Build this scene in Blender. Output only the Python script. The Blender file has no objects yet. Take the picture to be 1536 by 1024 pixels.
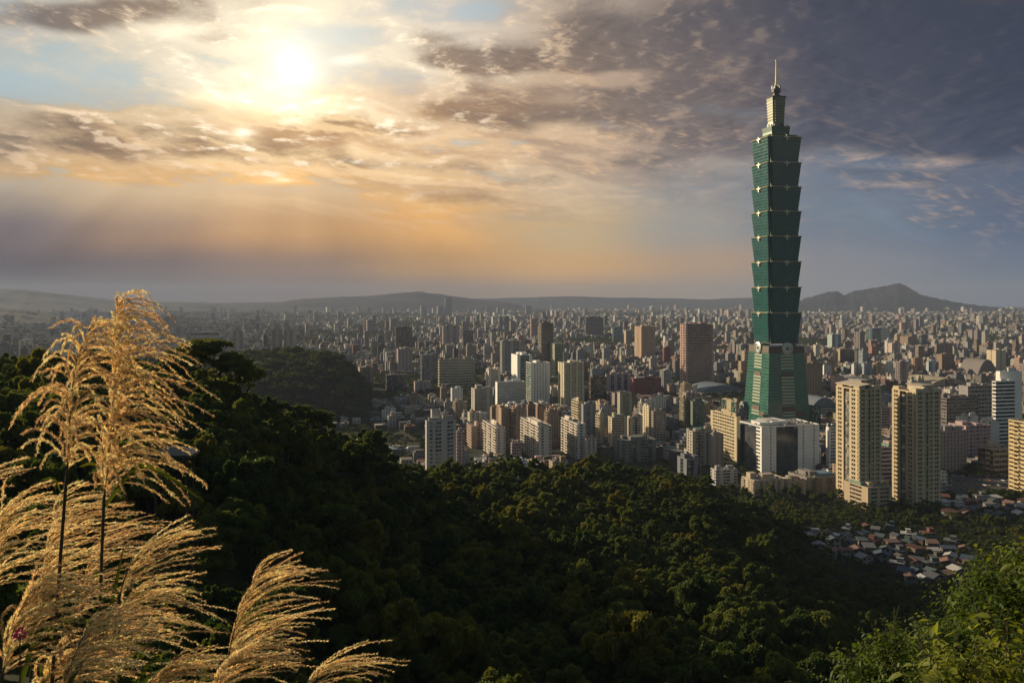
import bpy, math, random
import numpy as np
from mathutils import Vector, Matrix

# ------------------------------------------------------------------ camera, sky, sun
FPX, CX, HY = 1265.0, 768.0, 448.0        # focal length, centre column and horizon row in photo pixels
EYE = 183.6                                # height of the viewpoint above the city plain, metres
scene = bpy.context.scene
COL = scene.collection
cam_data = bpy.data.cameras.new('camera')
cam = bpy.data.objects.new('camera', cam_data)
COL.objects.link(cam)
cam.location = (0, 0, EYE)
cam.rotation_euler = (math.radians(90), 0, 0)
cam_data.sensor_width = 36.0
cam_data.lens = 36.0 * FPX / 1536.0
cam_data.shift_y = -64.0 / 1536.0
cam_data.clip_start = 0.1
cam_data.clip_end = 60000.0
scene.camera = cam

SUN_AZ, SUN_EL = math.radians(-55), math.radians(16)
scene.view_settings.view_transform = 'Standard'
scene.view_settings.look = 'None'
scene.view_settings.exposure = 0.5
scene.view_settings.gamma = 1.0
scene.view_settings.use_curve_mapping = False
cy = scene.cycles
cy.max_bounces = 6; cy.diffuse_bounces = 3; cy.glossy_bounces = 3; cy.transmission_bounces = 4
cy.volume_bounces = 1; cy.transparent_max_bounces = 8
cy.sample_clamp_indirect = 4.0
cy.use_denoising = True
cy.use_adaptive_sampling = False


class NB:
    """small node-building helper"""
    def __init__(self, nt):
        self.nt = nt

    def node(self, t, **kw):
        n = self.nt.nodes.new(t)
        for k, v in kw.items():
            setattr(n, k, v)
        return n

    def put(self, sock, v):
        if isinstance(v, bpy.types.NodeSocket):
            self.nt.links.new(v, sock)
        elif v is not None:
            if sock.type == 'RGBA' and not hasattr(v, '__len__'):
                v = (v, v, v, 1)
            elif sock.type == 'RGBA' and len(v) == 3:
                v = (*v, 1)
            sock.default_value = v

    def m(self, op, a, b=None, c=None, clamp=False):
        n = self.node('ShaderNodeMath', operation=op)
        n.use_clamp = clamp
        self.put(n.inputs[0], a)
        if b is not None: self.put(n.inputs[1], b)
        if c is not None: self.put(n.inputs[2], c)
        return n.outputs[0]

    def add(self, a, b): return self.m('ADD', a, b)
    def sub(self, a, b): return self.m('SUBTRACT', a, b)
    def mul(self, a, b): return self.m('MULTIPLY', a, b)
    def div(self, a, b): return self.m('DIVIDE', a, b)

    def vm(self, op, a, b=None):
        n = self.node('ShaderNodeVectorMath', operation=op)
        self.put(n.inputs[0], a)
        if b is not None: self.put(n.inputs[1 if op != 'SCALE' else 3], b)
        return n.outputs[0]

    def xyz(self, x, y, z=0.0):
        n = self.node('ShaderNodeCombineXYZ')
        for i, v in enumerate((x, y, z)): self.put(n.inputs[i], v)
        return n.outputs[0]

    def sep(self, v):
        n = self.node('ShaderNodeSeparateXYZ')
        self.put(n.inputs[0], v)
        return n.outputs[0], n.outputs[1], n.outputs[2]

    def mix(self, f, a, b, mode='MIX'):
        n = self.node('ShaderNodeMix', data_type='RGBA', blend_type=mode)
        n.clamp_factor = True
        self.put(n.inputs[0], f); self.put(n.inputs[6], a); self.put(n.inputs[7], b)
        return n.outputs[2]

    def noise(self, v, scale=5.0, detail=4.0, rough=0.5, dist=0.0, dim='3D'):
        n = self.node('ShaderNodeTexNoise', noise_dimensions=dim)
        self.put(n.inputs['Vector'], v); self.put(n.inputs['Scale'], scale)
        self.put(n.inputs['Detail'], detail); self.put(n.inputs['Roughness'], rough)
        self.put(n.inputs['Distortion'], dist)
        return n.outputs[0]

    def sstep(self, lo, hi, v):
        n = self.node('ShaderNodeMapRange', interpolation_type='SMOOTHSTEP')
        self.put(n.inputs[0], v); self.put(n.inputs[1], lo); self.put(n.inputs[2], hi)
        n.inputs[3].default_value = 0; n.inputs[4].default_value = 1
        return n.outputs[0]

    def ramp(self, f, stops, interp='LINEAR'):
        n = self.node('ShaderNodeValToRGB')
        cr = n.color_ramp
        cr.interpolation = interp
        while len(cr.elements) < len(stops): cr.elements.new(0.5)
        for e, (p, c) in zip(cr.elements, stops):
            e.position = p; e.color = (*c, 1)
        self.put(n.inputs[0], f)
        return n.outputs[0]


def lin(c):
    out = []
    for v in c:
        v = v / 255.0
        out.append(v / 12.92 if v <= 0.04045 else ((v + 0.055) / 1.055) ** 2.4)
    return tuple(out)


world = bpy.data.worlds.new('World')
scene.world = world
world.use_nodes = True


def build_sky(nt):
    nt.nodes.clear()
    b = NB(nt)
    tc = b.node('ShaderNodeTexCoord')
    x, y, z = b.sep(tc.outputs['Generated'])
    yy = b.m('MAXIMUM', y, 0.32)
    a = b.div(x, yy)                      # tangent of the bearing from straight ahead
    e = b.div(z, yy)                      # tangent of the height above the horizon
    # slow warp so nothing in the sky is ruler straight
    av = b.xyz(a, e)
    w1 = b.sub(b.noise(b.xyz(b.mul(a, 3.2), b.mul(e, 7.0), 3.1), 1.0, 4, .55), .5)
    w2 = b.sub(b.noise(b.xyz(b.mul(a, 3.2), b.mul(e, 7.0), 9.7), 1.0, 4, .55), .5)
    aw = b.add(a, b.mul(w1, .10))
    ew = b.add(e, b.mul(w2, .045))
    # coarse colour field of the evening sky: rows by height, stops by bearing
    cols = [-300, 0, 200, 440, 650, 850, 1050, 1250, 1536, 1850]
    rows = [
        (-160, [(110, 122, 136), (118, 128, 142), (145, 146, 148), (165, 166, 166), (160, 158, 158), (128, 124, 126), (102, 98, 105), (76, 77, 90), (62, 65, 80), (60, 62, 78)]),
        (0,    [(150, 164, 172), (168, 178, 182), (206, 198, 182), (228, 218, 198), (198, 196, 192), (170, 158, 148), (122, 115, 116), (82, 85, 98), (62, 69, 86), (58, 64, 80)]),
        (110,  [(160, 174, 178), (186, 194, 192), (206, 202, 188), (238, 224, 196), (216, 204, 186), (188, 168, 148), (148, 133, 126), (90, 92, 105), (66, 74, 93), (62, 70, 88)]),
        (200,  [(134, 130, 126), (180, 164, 140), (212, 182, 138), (252, 212, 146), (230, 194, 148), (204, 178, 150), (162, 147, 139), (98, 103, 117), (74, 86, 108), (70, 82, 104)]),
        (275,  [(150, 138, 122), (196, 166, 126), (230, 184, 118), (238, 188, 114), (222, 182, 128), (204, 184, 158), (152, 152, 152), (112, 126, 144), (90, 106, 130), (84, 102, 126)]),
        (345,  [(98, 88, 96), (118, 102, 104), (164, 132, 106), (202, 156, 102), (226, 174, 104), (200, 176, 138), (162, 158, 152), (122, 134, 148), (92, 110, 136), (86, 104, 130)]),
        (400,  [(66, 60, 76), (80, 72, 84), (114, 98, 98), (148, 122, 106), (192, 152, 102), (214, 172, 118), (184, 158, 132), (138, 140, 148), (106, 121, 142), (98, 114, 136)]),
        (448,  [(54, 50, 64), (66, 58, 70), (90, 78, 82), (114, 96, 92), (146, 120, 98), (174, 148, 120), (172, 154, 136), (136, 142, 148), (110, 126, 146), (104, 120, 140)]),
    ]
    f = b.m('MULTIPLY_ADD', aw, FPX / 2150.0, (CX + 300) / 2150.0, clamp=True)
    col = None
    prev = None
    for py, cs in rows:
        r = b.ramp(f, [((p + 300) / 2150.0, lin(c)) for p, c in zip(cols, cs)], 'EASE')
        if col is None:
            col = r
        else:
            e0, e1 = (HY - prev) / FPX, (HY - py) / FPX      # e0 higher than e1
            col = b.mix(b.sstep(e0, e1, ew), col, r)
        prev = py
    # the glow of the sun behind thin cloud
    def gauss(px, py, sx, sy, warp=True):
        ax, ex = (aw, ew) if warp else (a, e)
        dx = b.div(b.sub(ax, (px - CX) / FPX), sx / FPX)
        dy = b.div(b.sub(ex, (HY - py) / FPX), sy / FPX)
        return b.m('EXPONENT', b.mul(b.add(b.mul(dx, dx), b.mul(dy, dy)), -1.0))
    near = gauss(435, 120, 330, 200, False)
    # ---- clouds on a flat deck, so they crowd together towards the horizon
    def deck(da, de):
        a2, e2 = b.add(a, da), b.add(e, de)
        den = b.add(b.m('MAXIMUM', e2, 0.0), .11)
        cp = b.xyz(b.div(a2, den), b.div(0.62, den), 0.0)
        cpw = b.vm('ADD', cp, b.vm('SCALE', b.xyz(w1, w2, 0.0), 0.22))
        big = b.noise(cpw, 1.9, 4, .55, 0.0)
        fine = b.noise(b.vm('MULTIPLY', b.vm('ADD', cpw, (31.0, 7.0, 0.0)), (.8, 1.15, 1.0)), 5.0, 10, .64, 0.0)
        return b.add(b.mul(big, .50), b.mul(fine, .50)), fine
    dens, fine = deck(0.0, 0.0)
    ta, te = b.sub((435 - CX) / FPX, a), b.sub((HY - 105) / FPX, e)
    tl = b.m('MAXIMUM', b.m('SQRT', b.add(b.mul(ta, ta), b.mul(te, te))), .05)
    dens2, _f = deck(b.mul(b.div(ta, tl), .012), b.mul(b.div(te, tl), .008))
    relief = b.sub(dens, dens2)
    # the larger cloud bodies seen in this sky
    for px, py, sx, sy, k in [
        (190, 22, 120, 34, .17), (60, 20, 90, 28, .13), (300, 66, 70, 26, .06), (120, 190, 230, 20, .10), (60, 228, 190, 24, .15), (330, 222, 170, 22, .11),
        (500, 195, 120, 22, .12), (560, 245, 160, 20, .12), (690, 300, 120, 16, .13), (690, 88, 90, 26, .17), (850, 85, 150, 22, .15),
        (840, 165, 170, 22, .12), (700, 165, 110, 22, .09), (930, 40, 160, 34, .05), (1300, 80, 330, 110, .30), (1180, 190, 240, 34, .16), (1480, 160, 200, 60, .2),
        (640, 60, 60, 14, .05), (395, 66, 60, 14, .05), (500, 135, 60, 12, .06), (365, 130, 50, 10, .05), (560, 40, 120, 10, .04), (760, 130, 200, 10, .05), (900, 240, 180, 12, .06), (1000, 130, 120, 16, .06), (780, 210, 200, 10, -.05), (900, 115, 200, 12, -.06), (860, 270, 200, 12, .05), (490, 60, 90, 30, -.10), (435, 120, 60, 50, -.07), (560, 130, 90, 26, -.07), (60, 130, 120, 26, -.09), (640, 220, 90, 18, -.05),
        (700, 20, 120, 22, -.05), (1330, 248, 150, 10, -.10), (1350, 300, 240, 40, .03), (250, 300, 350, 22, -.16), (600, 365, 200, 30, -.2), (1000, 400, 500, 40, -.2), (100, 380, 320, 60, -.2)]:
        g = gauss(px, py, sx, sy)
        dens = b.m('MULTIPLY_ADD', g, k * 1.5, dens)
    dens = b.sub(dens, b.m('MULTIPLY_ADD', b.sstep(.1, -.4, a), .035, .0))
    body = b.sstep(.495, .58, dens)
    core = b.sstep(.53, .70, dens)
    thick = b.sstep(.05, .19, ew)
    left = b.sstep(.45, -.10, a)
    # bodies darken the sky, edges that face the sun catch its light
    shade = b.mix(left, lin((74, 80, 97)), lin((116, 107, 104)))
    shade = b.mix(b.mul(near, .6), shade, lin((180, 138, 95)))
    col = b.mix(b.mul(b.mul(core, thick), b.add(.50, b.mul(left, .32))), col, shade)
    veil = b.mul(b.mul(b.sstep(.43, .52, dens), b.sub(1.0, core)), thick)
    rimc = b.mix(near, lin((232, 200, 168)), lin((255, 244, 218)))
    rimk = b.mul(veil, b.add(.05, b.add(b.mul(left, .13), b.mul(near, .36))))
    col = b.mix(rimk, col, rimc)
    lit = b.mul(b.mul(b.sstep(.0, .075, relief), b.mul(b.sstep(.46, .56, dens), thick)), b.add(.03, b.add(b.mul(left, .44), b.mul(near, .66))))
    col = b.mix(lit, col, b.mix(near, lin((240, 208, 172)), (1.25, 1.1, .86)))
    dk = b.mul(b.mul(b.sstep(.0, -.06, relief), b.mul(b.sstep(.50, .60, dens), thick)), .32)
    col = b.mix(dk, col, b.vm('SCALE', shade, .72))
    # bright gaps of clear blue between the clouds
    gap = b.mul(b.sub(1.0, b.sstep(.36, .48, dens)), b.mul(thick, .55))
    col = b.mix(gap, col, b.mix(left, lin((104, 128, 156)), lin((172, 192, 202))))
    # broken lower streaks drifting across the middle of the sky, lit from the sun's side
    def streak(da, de):
        a3, e3 = b.add(aw, da), b.add(ew, de)
        return b.noise(b.xyz(b.add(b.mul(a3, 5.0), b.mul(e3, 5.0)), b.add(b.mul(e3, 19.0), b.mul(a3, 2.2)), 2.0), 1.0, 9, .60)
    s1, s2 = streak(0, 0), streak(b.mul(b.div(ta, tl), .010), b.mul(b.div(te, tl), .008))
    reg = b.m('MINIMUM', b.add(gauss(760, 215, 330, 105), b.add(b.mul(gauss(330, 220, 300, 60), .55), b.mul(gauss(1380, 300, 220, 70), .4))), 1.0)
    sb = b.sstep(.47, .58, s1)
    col = b.mix(b.mul(b.mul(sb, reg), .60), col, b.mix(near, b.mix(left, lin((112, 112, 124)), lin((150, 132, 122))), lin((206, 158, 106))))
    sl = b.mul(b.mul(b.sstep(.0, .075, b.sub(s1, s2)), b.sstep(.42, .50, s1)), reg)
    col = b.mix(b.mul(sl, .80), col, b.mix(near, lin((238, 200, 160)), lin((255, 226, 176))))
    gp = b.mul(b.mul(b.sstep(.43, .33, s1), reg), .42)
    col = b.mix(gp, col, lin((150, 170, 184)))
    # streak of lit cloud edge to the east, under the dark deck
    st = b.mul(gauss(1320, 244, 120, 9), b.sstep(.42, .62, fine))
    col = b.mix(b.mul(st, .8), col, lin((214, 188, 168)))
    st2 = b.mul(gauss(1290, 283, 90, 6), b.sstep(.45, .6, fine))
    col = b.mix(b.mul(st2, .5), col, lin((200, 178, 165)))
    # shafts of sunlight fanning out below the cloud
    ds = b.sub(a, (435 - CX) / FPX); dt = b.sub((HY - 60) / FPX, e)
    ang = b.div(ds, b.m('MAXIMUM', dt, .03))
    shaft = b.noise(b.xyz(b.mul(ang, 1.5), 0.0, 5.0), 1.0, 3, .5)
    shaft = b.sub(b.sstep(.30, .70, shaft), .45)
    sk = b.mul(b.mul(b.sstep((HY - 230) / FPX, (HY - 330) / FPX, e), b.sstep(-.0, .05, e)), b.sstep(.1, -.2, a))
    col = b.vm('SCALE', col, b.m('MULTIPLY_ADD', b.mul(shaft, sk), .26, 1.0))
    # sun disc glow
    for px, py, sx, sy, k, wp in ((438, 98, 30, 34, .34, True), (428, 150, 40, 46, .18, True), (436, 112, 78, 80, .14, True), (436, 110, 140, 130, .15, False), (430, 130, 320, 240, .07, False),
                                  (368, 201, 20, 8, .8, True), (440, 188, 26, 7, .7, True), (330, 150, 60, 9, .25, True), (255, 52, 60, 12, .28, True), (520, 90, 26, 7, .3, True), (240, 228, 26, 6, .22, True), (415, 275, 22, 5, .25, True)):
        g = b.mul(gauss(px, py, sx, sy, wp), k)
        c = (1.0, .95, .84) if k > .3 else (1.0, .84, .60)
        col = b.vm('ADD', col, b.vm('SCALE', c, b.mul(g, b.m('MULTIPLY_ADD', core, -.6, 1.0))))
    # overhead and behind the viewpoint: the physical sky
    sky = b.node('ShaderNodeTexSky', sky_type='NISHITA')
    sky.sun_disc = False
    sky.sun_elevation = SUN_EL
    sky.sun_rotation = SUN_AZ
    sky.altitude = 200; sky.air_density = 1.6; sky.dust_density = 3.0
    gm = b.node('ShaderNodeGamma'); b.put(gm.inputs[0], col); gm.inputs[1].default_value = 1.16
    col = b.vm('SCALE', gm.outputs[0], 1.13)
    up = b.vm('SCALE', sky.outputs[0], 0.085)
    fade = b.m('MAXIMUM', b.sstep(.42, .85, e), b.sstep(.45, .10, y))
    col = b.mix(fade, col, up)
    bg = b.node('ShaderNodeBackground')
    b.put(bg.inputs[0], col)
    bg.inputs[1].default_value = 0.707
    out = b.node('ShaderNodeOutputWorld')
    nt.links.new(bg.outputs[0], out.inputs[0])


build_sky(world.node_tree)
world.cycles.sampling_method = 'MANUAL'
world.cycles.sample_map_resolution = 1024

sun_data = bpy.data.lights.new('sun', 'SUN')
sun_data.energy = 4.8
sun_data.angle = math.radians(0.5)
sun_data.color = (1.0, .79, .50)
sun = bpy.data.objects.new('sun', sun_data)
COL.objects.link(sun)
sdir = Vector((math.sin(SUN_AZ) * math.cos(SUN_EL), math.cos(SUN_AZ) * math.cos(SUN_EL), math.sin(SUN_EL)))
sun.rotation_euler = (-sdir).to_track_quat('-Z', 'Y').to_euler()
sun.location = sdir * 3000

# ------------------------------------------------------------------ helpers
rng = np.random.default_rng(11)
random.seed(5)


def at(px, py, D):
    """the point seen at photo pixel px, py at depth D in metres"""
    return Vector(((px - CX) / FPX * D, D, EYE + (HY - py) / FPX * D))


def tag(o, label=None, cat=None, group=None, kind=None):
    if label: o['label'] = label
    if cat: o['category'] = cat
    if group: o['group'] = group
    if kind: o['kind'] = kind
    return o


def empty(name, loc, rz=0.0):
    o = bpy.data.objects.new(name, None)
    COL.objects.link(o)
    o.empty_display_size = 1.0
    o.location = loc
    o.rotation_euler = (0, 0, rz)
    return o


def mesh_from(name, verts, faces=None, quads=None, tris=None, cols=None, smooth=False):
    """verts (n,3); quads (m,4) and/or tris (k,3) as arrays; cols: one colour per face (or per vertex when smooth)"""
    me = bpy.data.meshes.new(name)
    verts = np.asarray(verts, dtype=np.float32)
    q = np.zeros((0, 4), np.int32) if quads is None else np.asarray(quads, np.int32)
    t = np.zeros((0, 3), np.int32) if tris is None else np.asarray(tris, np.int32)
    me.vertices.add(len(verts))
    me.vertices.foreach_set('co', verts.ravel())
    me.loops.add(q.size + t.size)
    me.loops.foreach_set('vertex_index', np.concatenate([q.ravel(), t.ravel()]).astype(np.int32))
    nf = len(q) + len(t)
    me.polygons.add(nf)
    starts = np.concatenate([np.arange(len(q)) * 4, q.size + np.arange(len(t)) * 3]).astype(np.int32)
    me.polygons.foreach_set('loop_start', starts)
    if cols is not None:
        c = np.asarray(cols, np.float32)
        if c.shape[1] == 3: c = np.concatenate([c, np.ones((len(c), 1), np.float32)], 1)
        at_ = me.attributes.new('tint', 'FLOAT_COLOR', 'POINT' if len(c) == len(verts) and len(c) != nf else 'FACE')
        at_.data.foreach_set('color', c.ravel())
    me.update(calc_edges=True)
    me.polygons.foreach_set('use_smooth', np.full(nf, smooth, dtype=bool))
    return me


def link(name, me, mat=None, parent=None, color=None):
    o = bpy.data.objects.new(name, me)
    COL.objects.link(o)
    if mat is not None and len(me.materials) == 0: me.materials.append(mat)
    if parent is not None: o.parent = parent
    if color is not None: o.color = (*color, 1)
    return o


BOXV = np.array([[-1, -1, -1], [1, -1, -1], [1, 1, -1], [-1, 1, -1], [-1, -1, 1], [1, -1, 1], [1, 1, 1], [-1, 1, 1]], np.float32) * .5
BOXF = np.array([[0, 3, 2, 1], [4, 5, 6, 7], [0, 1, 5, 4], [1, 2, 6, 5], [2, 3, 7, 6], [3, 0, 4, 7]], np.int32)


def boxes(arr, rots=None, cols=None, roofcols=None, name='boxes'):
    """arr rows: cx, cy, z0, sx, sy, sz -> one mesh"""
    a = np.asarray(arr, np.float32).reshape(-1, 6)
    n = len(a)
    v = BOXV[None] * a[:, None, 3:6]
    v[:, :, 2] += a[:, None, 5] * .5
    if rots is not None:
        c, s = np.cos(rots)[:, None], np.sin(rots)[:, None]
        x, y = v[:, :, 0] * c - v[:, :, 1] * s, v[:, :, 0] * s + v[:, :, 1] * c
        v[:, :, 0], v[:, :, 1] = x, y
    v += a[:, None, 0:3]
    f = BOXF[None] + (np.arange(n) * 8)[:, None, None]
    fc = None
    if cols is not None:
        fc = np.repeat(np.asarray(cols, np.float32)[:, None, :3], 6, 1)
        if roofcols is not None: fc[:, 1] = np.asarray(roofcols, np.float32)[:, :3]
        fc = fc.reshape(-1, 3)
    return mesh_from(name, v.reshape(-1, 3), quads=f.reshape(-1, 4), cols=fc)


def loft(rings, closed=True, cap=True, name='loft', smooth=False):
    """rings: list of (k,3) arrays with the same k -> skin between them"""
    k = len(rings[0])
    v = np.concatenate([np.asarray(r, np.float32) for r in rings])
    q = []
    for i in range(len(rings) - 1):
        for j in range(k if closed else k - 1):
            j2 = (j + 1) % k
            q.append([i * k + j, i * k + j2, (i + 1) * k + j2, (i + 1) * k + j])
    t = []
    if cap:
        n = len(v)
        v = np.concatenate([v, [np.mean(rings[0], 0)], [np.mean(rings[-1], 0)]])
        for j in range(k):
            t.append([n, (j + 1) % k, j])
            t.append([n + 1, (len(rings) - 1) * k + j, (len(rings) - 1) * k + (j + 1) % k])
    return mesh_from(name, v, quads=q, tris=t or None, smooth=smooth)


def circle(r, z, n=16, x=0, y=0):
    a = np.arange(n) / n * 2 * math.pi
    return np.stack([x + r * np.cos(a), y + r * np.sin(a), np.full(n, z)], 1)


def join_meshes(name, metas):
    vs, qs, ts, off = [], [], [], 0
    for me in metas:
        nv = len(me.vertices)
        v = np.empty(nv * 3, np.float32); me.vertices.foreach_get('co', v)
        vs.append(v.reshape(-1, 3))
        for p in me.polygons:
            ids = [i + off for i in p.vertices]
            (qs if len(ids) == 4 else ts).append(ids)
        off += nv
        bpy.data.meshes.remove(me)
    return mesh_from(name, np.concatenate(vs), quads=qs or None, tris=ts or None)


def vnoise(x, y, seed=0):
    """smooth value noise on arrays"""
    xi, yi = np.floor(x).astype(np.int64), np.floor(y).astype(np.int64)
    fx, fy = x - xi, y - yi
    fx, fy = fx * fx * (3 - 2 * fx), fy * fy * (3 - 2 * fy)

    def h(i, j):
        n = (i * 374761393 + j * 668265263 + seed * 1442695041) & 0x7fffffff
        n = ((n ^ (n >> 13)) * 1274126177) & 0x7fffffff
        return ((n ^ (n >> 16)) & 0xffff) / 65535.0
    return (h(xi, yi) * (1 - fx) + h(xi + 1, yi) * fx) * (1 - fy) + (h(xi, yi + 1) * (1 - fx) + h(xi + 1, yi + 1) * fx) * fy


def fbm(x, y, seed=0, o=4):
    s, a, t = 0, 1.0, 0
    for i in range(o):
        s = s + a * vnoise(x * 2 ** i, y * 2 ** i, seed + i); t += a; a *= .5
    return s / t


# ------------------------------------------------------------------ materials
def material(name):
    m = bpy.data.materials.new(name)
    m.use_nodes = True
    nt = m.node_tree
    bs = nt.nodes['Principled BSDF']
    return m, NB(nt), bs


def simple(name, col, rough=.7, metal=0.0, var=.25, scale=.4, spec=.3):
    m, b, bs = material(name)
    tc = b.node('ShaderNodeTexCoord')
    n = b.noise(tc.outputs['Object'], scale, 5, .6)
    k = b.m('MULTIPLY_ADD', b.sub(n, .5), 2 * var, 1.0)
    b.put(bs.inputs['Base Color'], b.vm('SCALE', col, k))
    bs.inputs['Roughness'].default_value = rough
    bs.inputs['Metallic'].default_value = metal
    bs.inputs['Specular IOR Level'].default_value = spec
    return m


def make_wall():
    """painted or tiled facade: the object's own colour, with rain streaks and patchy wear"""
    m, b, bs = material('facade_wall')
    oi = b.node('ShaderNodeObjectInfo')
    tc = b.node('ShaderNodeTexCoord')
    p = tc.outputs['Object']
    patch = b.noise(p, .11, 4, .6)
    x, y, z = b.sep(p)
    streak = b.noise(b.xyz(b.mul(x, 1.6), b.mul(y, 1.6), b.mul(z, .06)), 1.0, 4, .6)
    grit = b.noise(p, 1.4, 3, .6)
    k = b.add(b.mul(b.sub(patch, .5), .30), b.add(b.mul(b.sub(streak, .5), .45), b.mul(b.sub(grit, .5), .35)))
    b.put(bs.inputs['Base Color'], b.vm('SCALE', oi.outputs['Color'], b.add(k, 1.0)))
    bs.inputs['Roughness'].default_value = .8
    bs.inputs['Specular IOR Level'].default_value = .25
    return m


def make_glass():
    """window glass; every pane its own darkness (blinds, curtains), tinted by the object's colour"""
    m, b, bs = material('window_glass')
    oi = b.node('ShaderNodeObjectInfo')
    tc = b.node('ShaderNodeTexCoord')
    cell = b.vm('FLOOR', b.vm('DIVIDE', b.vm('ADD', tc.outputs['Object'], (500.3, 500.2, .1)), (2.6, 2.6, 3.3)))
    wn = b.node('ShaderNodeTexWhiteNoise', noise_dimensions='3D')
    b.put(wn.inputs['Vector'], b.vm('ADD', cell, oi.outputs['Location']))
    r = wn.outputs['Value']
    c = b.vm('SCALE', oi.outputs['Color'], b.m('MULTIPLY_ADD', r, 1.1, .45))
    c = b.mix(b.mul(b.sstep(.80, .86, r), .55), c, (.32, .30, .26))
    b.put(bs.inputs['Base Color'], c)
    b.put(bs.inputs['Roughness'], b.m('MULTIPLY_ADD', r, .15, .08))
    bs.inputs['Specular IOR Level'].default_value = .6
    return m


def make_block():
    """far city blocks: face colour from the mesh, rows of windows cut into the walls"""
    m, b, bs = material('city_block')
    g = b.node('ShaderNodeNewGeometry')
    at_ = b.node('ShaderNodeAttribute', attribute_name='tint')
    x, y, z = b.sep(g.outputs['Position'])
    nx, ny, nz = b.sep(g.outputs['True Normal'])
    u = b.add(b.mul(x, ny), b.mul(b.mul(y, nx), -1.0))
    fz = b.m('FRACT', b.div(z, 3.4))
    fu = b.m('FRACT', b.div(u, 4.2))
    win = b.mul(b.m('GREATER_THAN', fz, .42), b.m('GREATER_THAN', fu, .30))
    wall = b.m('LESS_THAN', b.m('ABSOLUTE', nz), .5)
    wn = b.node('ShaderNodeTexWhiteNoise', noise_dimensions='3D')
    b.put(wn.inputs['Vector'], b.xyz(b.m('FLOOR', b.div(u, 4.2)), b.m('FLOOR', b.div(z, 3.4)), 0.0))
    wk = b.mul(b.mul(win, wall), b.m('MULTIPLY_ADD', wn.outputs['Value'], .5, .5))
    grit = b.noise(g.outputs['Position'], .16, 4, .65)
    base = b.vm('SCALE', at_.outputs['Color'], b.m('MULTIPLY_ADD', grit, .9, .5))
    b.put(bs.inputs['Base Color'], b.mix(wk, base, (.035, .04, .05)))
    b.put(bs.inputs['Roughness'], b.m('MULTIPLY_ADD', wk, -.55, .8))
    bs.inputs['Specular IOR Level'].default_value = .3
    return m


def make_leaf(name, c1, c2, trans=.35, scale=.35, rough=.55):
    """foliage: light passes through thin leaves, clumps and single trees differ in green"""
    m, b, bs = material(name)
    oi = b.node('ShaderNodeObjectInfo')
    g = b.node('ShaderNodeNewGeometry')
    n = b.noise(g.outputs['Position'], scale, 4, .6)
    r = b.m('FRACT', b.mul(oi.outputs['Random'], 7.13))
    f = b.add(b.mul(b.sub(n, .5), 1.6), b.m('MULTIPLY_ADD', r, .8, .1))
    c = b.mix(b.m('ADD', f, 0, clamp=True), c1, c2)
    # a few trees turn yellower or browner
    c = b.mix(b.mul(b.sstep(.80, .95, b.m('FRACT', b.mul(oi.outputs['Random'], 3.71))), .5), c, (c2[0] * 1.5, c2[1] * 1.05, c2[2] * .7))
    b.put(bs.inputs['Base Color'], c)
    bs.inputs['Roughness'].default_value = rough
    bs.inputs['Specular IOR Level'].default_value = .25
    tr = b.node('ShaderNodeBsdfTranslucent')
    b.put(tr.inputs[0], b.vm('MULTIPLY', c, (1.35, 1.25, .55)))
    mx = b.node('ShaderNodeMixShader')
    mx.inputs[0].default_value = trans
    b.nt.links.new(bs.outputs[0], mx.inputs[1]); b.nt.links.new(tr.outputs[0], mx.inputs[2])
    b.nt.links.new(mx.outputs[0], b.nt.nodes['Material Output'].inputs[0])
    return m


M = {}
M['wall'] = make_wall()
M['glass'] = make_glass()
M['block'] = make_block()
M['leaf'] = make_leaf('forest_leaves', (.028, .060, .018), (.125, .150, .032), trans=.42)
M['leaf_near'] = make_leaf('shrub_leaves', (.062, .110, .015), (.195, .220, .030), trans=.55, scale=3.0)
m, b, bs = material('mirror_glass')
tc = b.node('ShaderNodeTexCoord'); n_ = b.noise(tc.outputs['Object'], .12, 4, .6)
b.put(bs.inputs['Base Color'], b.ramp(n_, [(.35, (.030, .038, .055)), (.65, (.085, .09, .10))])); bs.inputs['Roughness'].default_value = .12; bs.inputs['Specular IOR Level'].default_value = .8
M['mirror'] = m
M['bark'] = simple('bark', (.055, .042, .030), .9, var=.4, scale=3)
M['roof'] = simple('concrete_roof', (.24, .22, .20), .9, var=.35, scale=.3)
M['metal'] = simple('grey_metal', (.30, .30, .31), .45, .6, var=.15)
M['dark'] = simple('dark_cladding', (.035, .038, .042), .4, .0, var=.3, spec=.5)


def make_ground(name, stops, s1, s2):
    m, b, bs = material(name)
    g = b.node('ShaderNodeNewGeometry')
    n = b.noise(g.outputs['Position'], s1, 6, .65)
    n2 = b.noise(g.outputs['Position'], s2, 5, .6)
    b.put(bs.inputs['Base Color'], b.ramp(b.add(b.mul(n, .6), b.mul(n2, .4)), stops))
    bs.inputs['Roughness'].default_value = .95
    bs.inputs['Specular IOR Level'].default_value = .1
    return m


M['city_floor'] = make_ground('city_ground', [(.36, (.022, .032, .014)), (.50, (.035, .042, .026)), (.58, (.055, .052, .046)), (.72, (.10, .092, .085))], .012, .11)
M['soil'] = make_ground('hillside_soil', [(.3, (.008, .012, .005)), (.55, (.016, .024, .009)), (.75, (.030, .036, .014))], .08, .6)
M['far_hill'] = make_ground('far_hill_forest', [(.3, (.010, .016, .019)), (.55, (.018, .024, .026)), (.75, (.028, .033, .033))], .004, .03)

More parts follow.
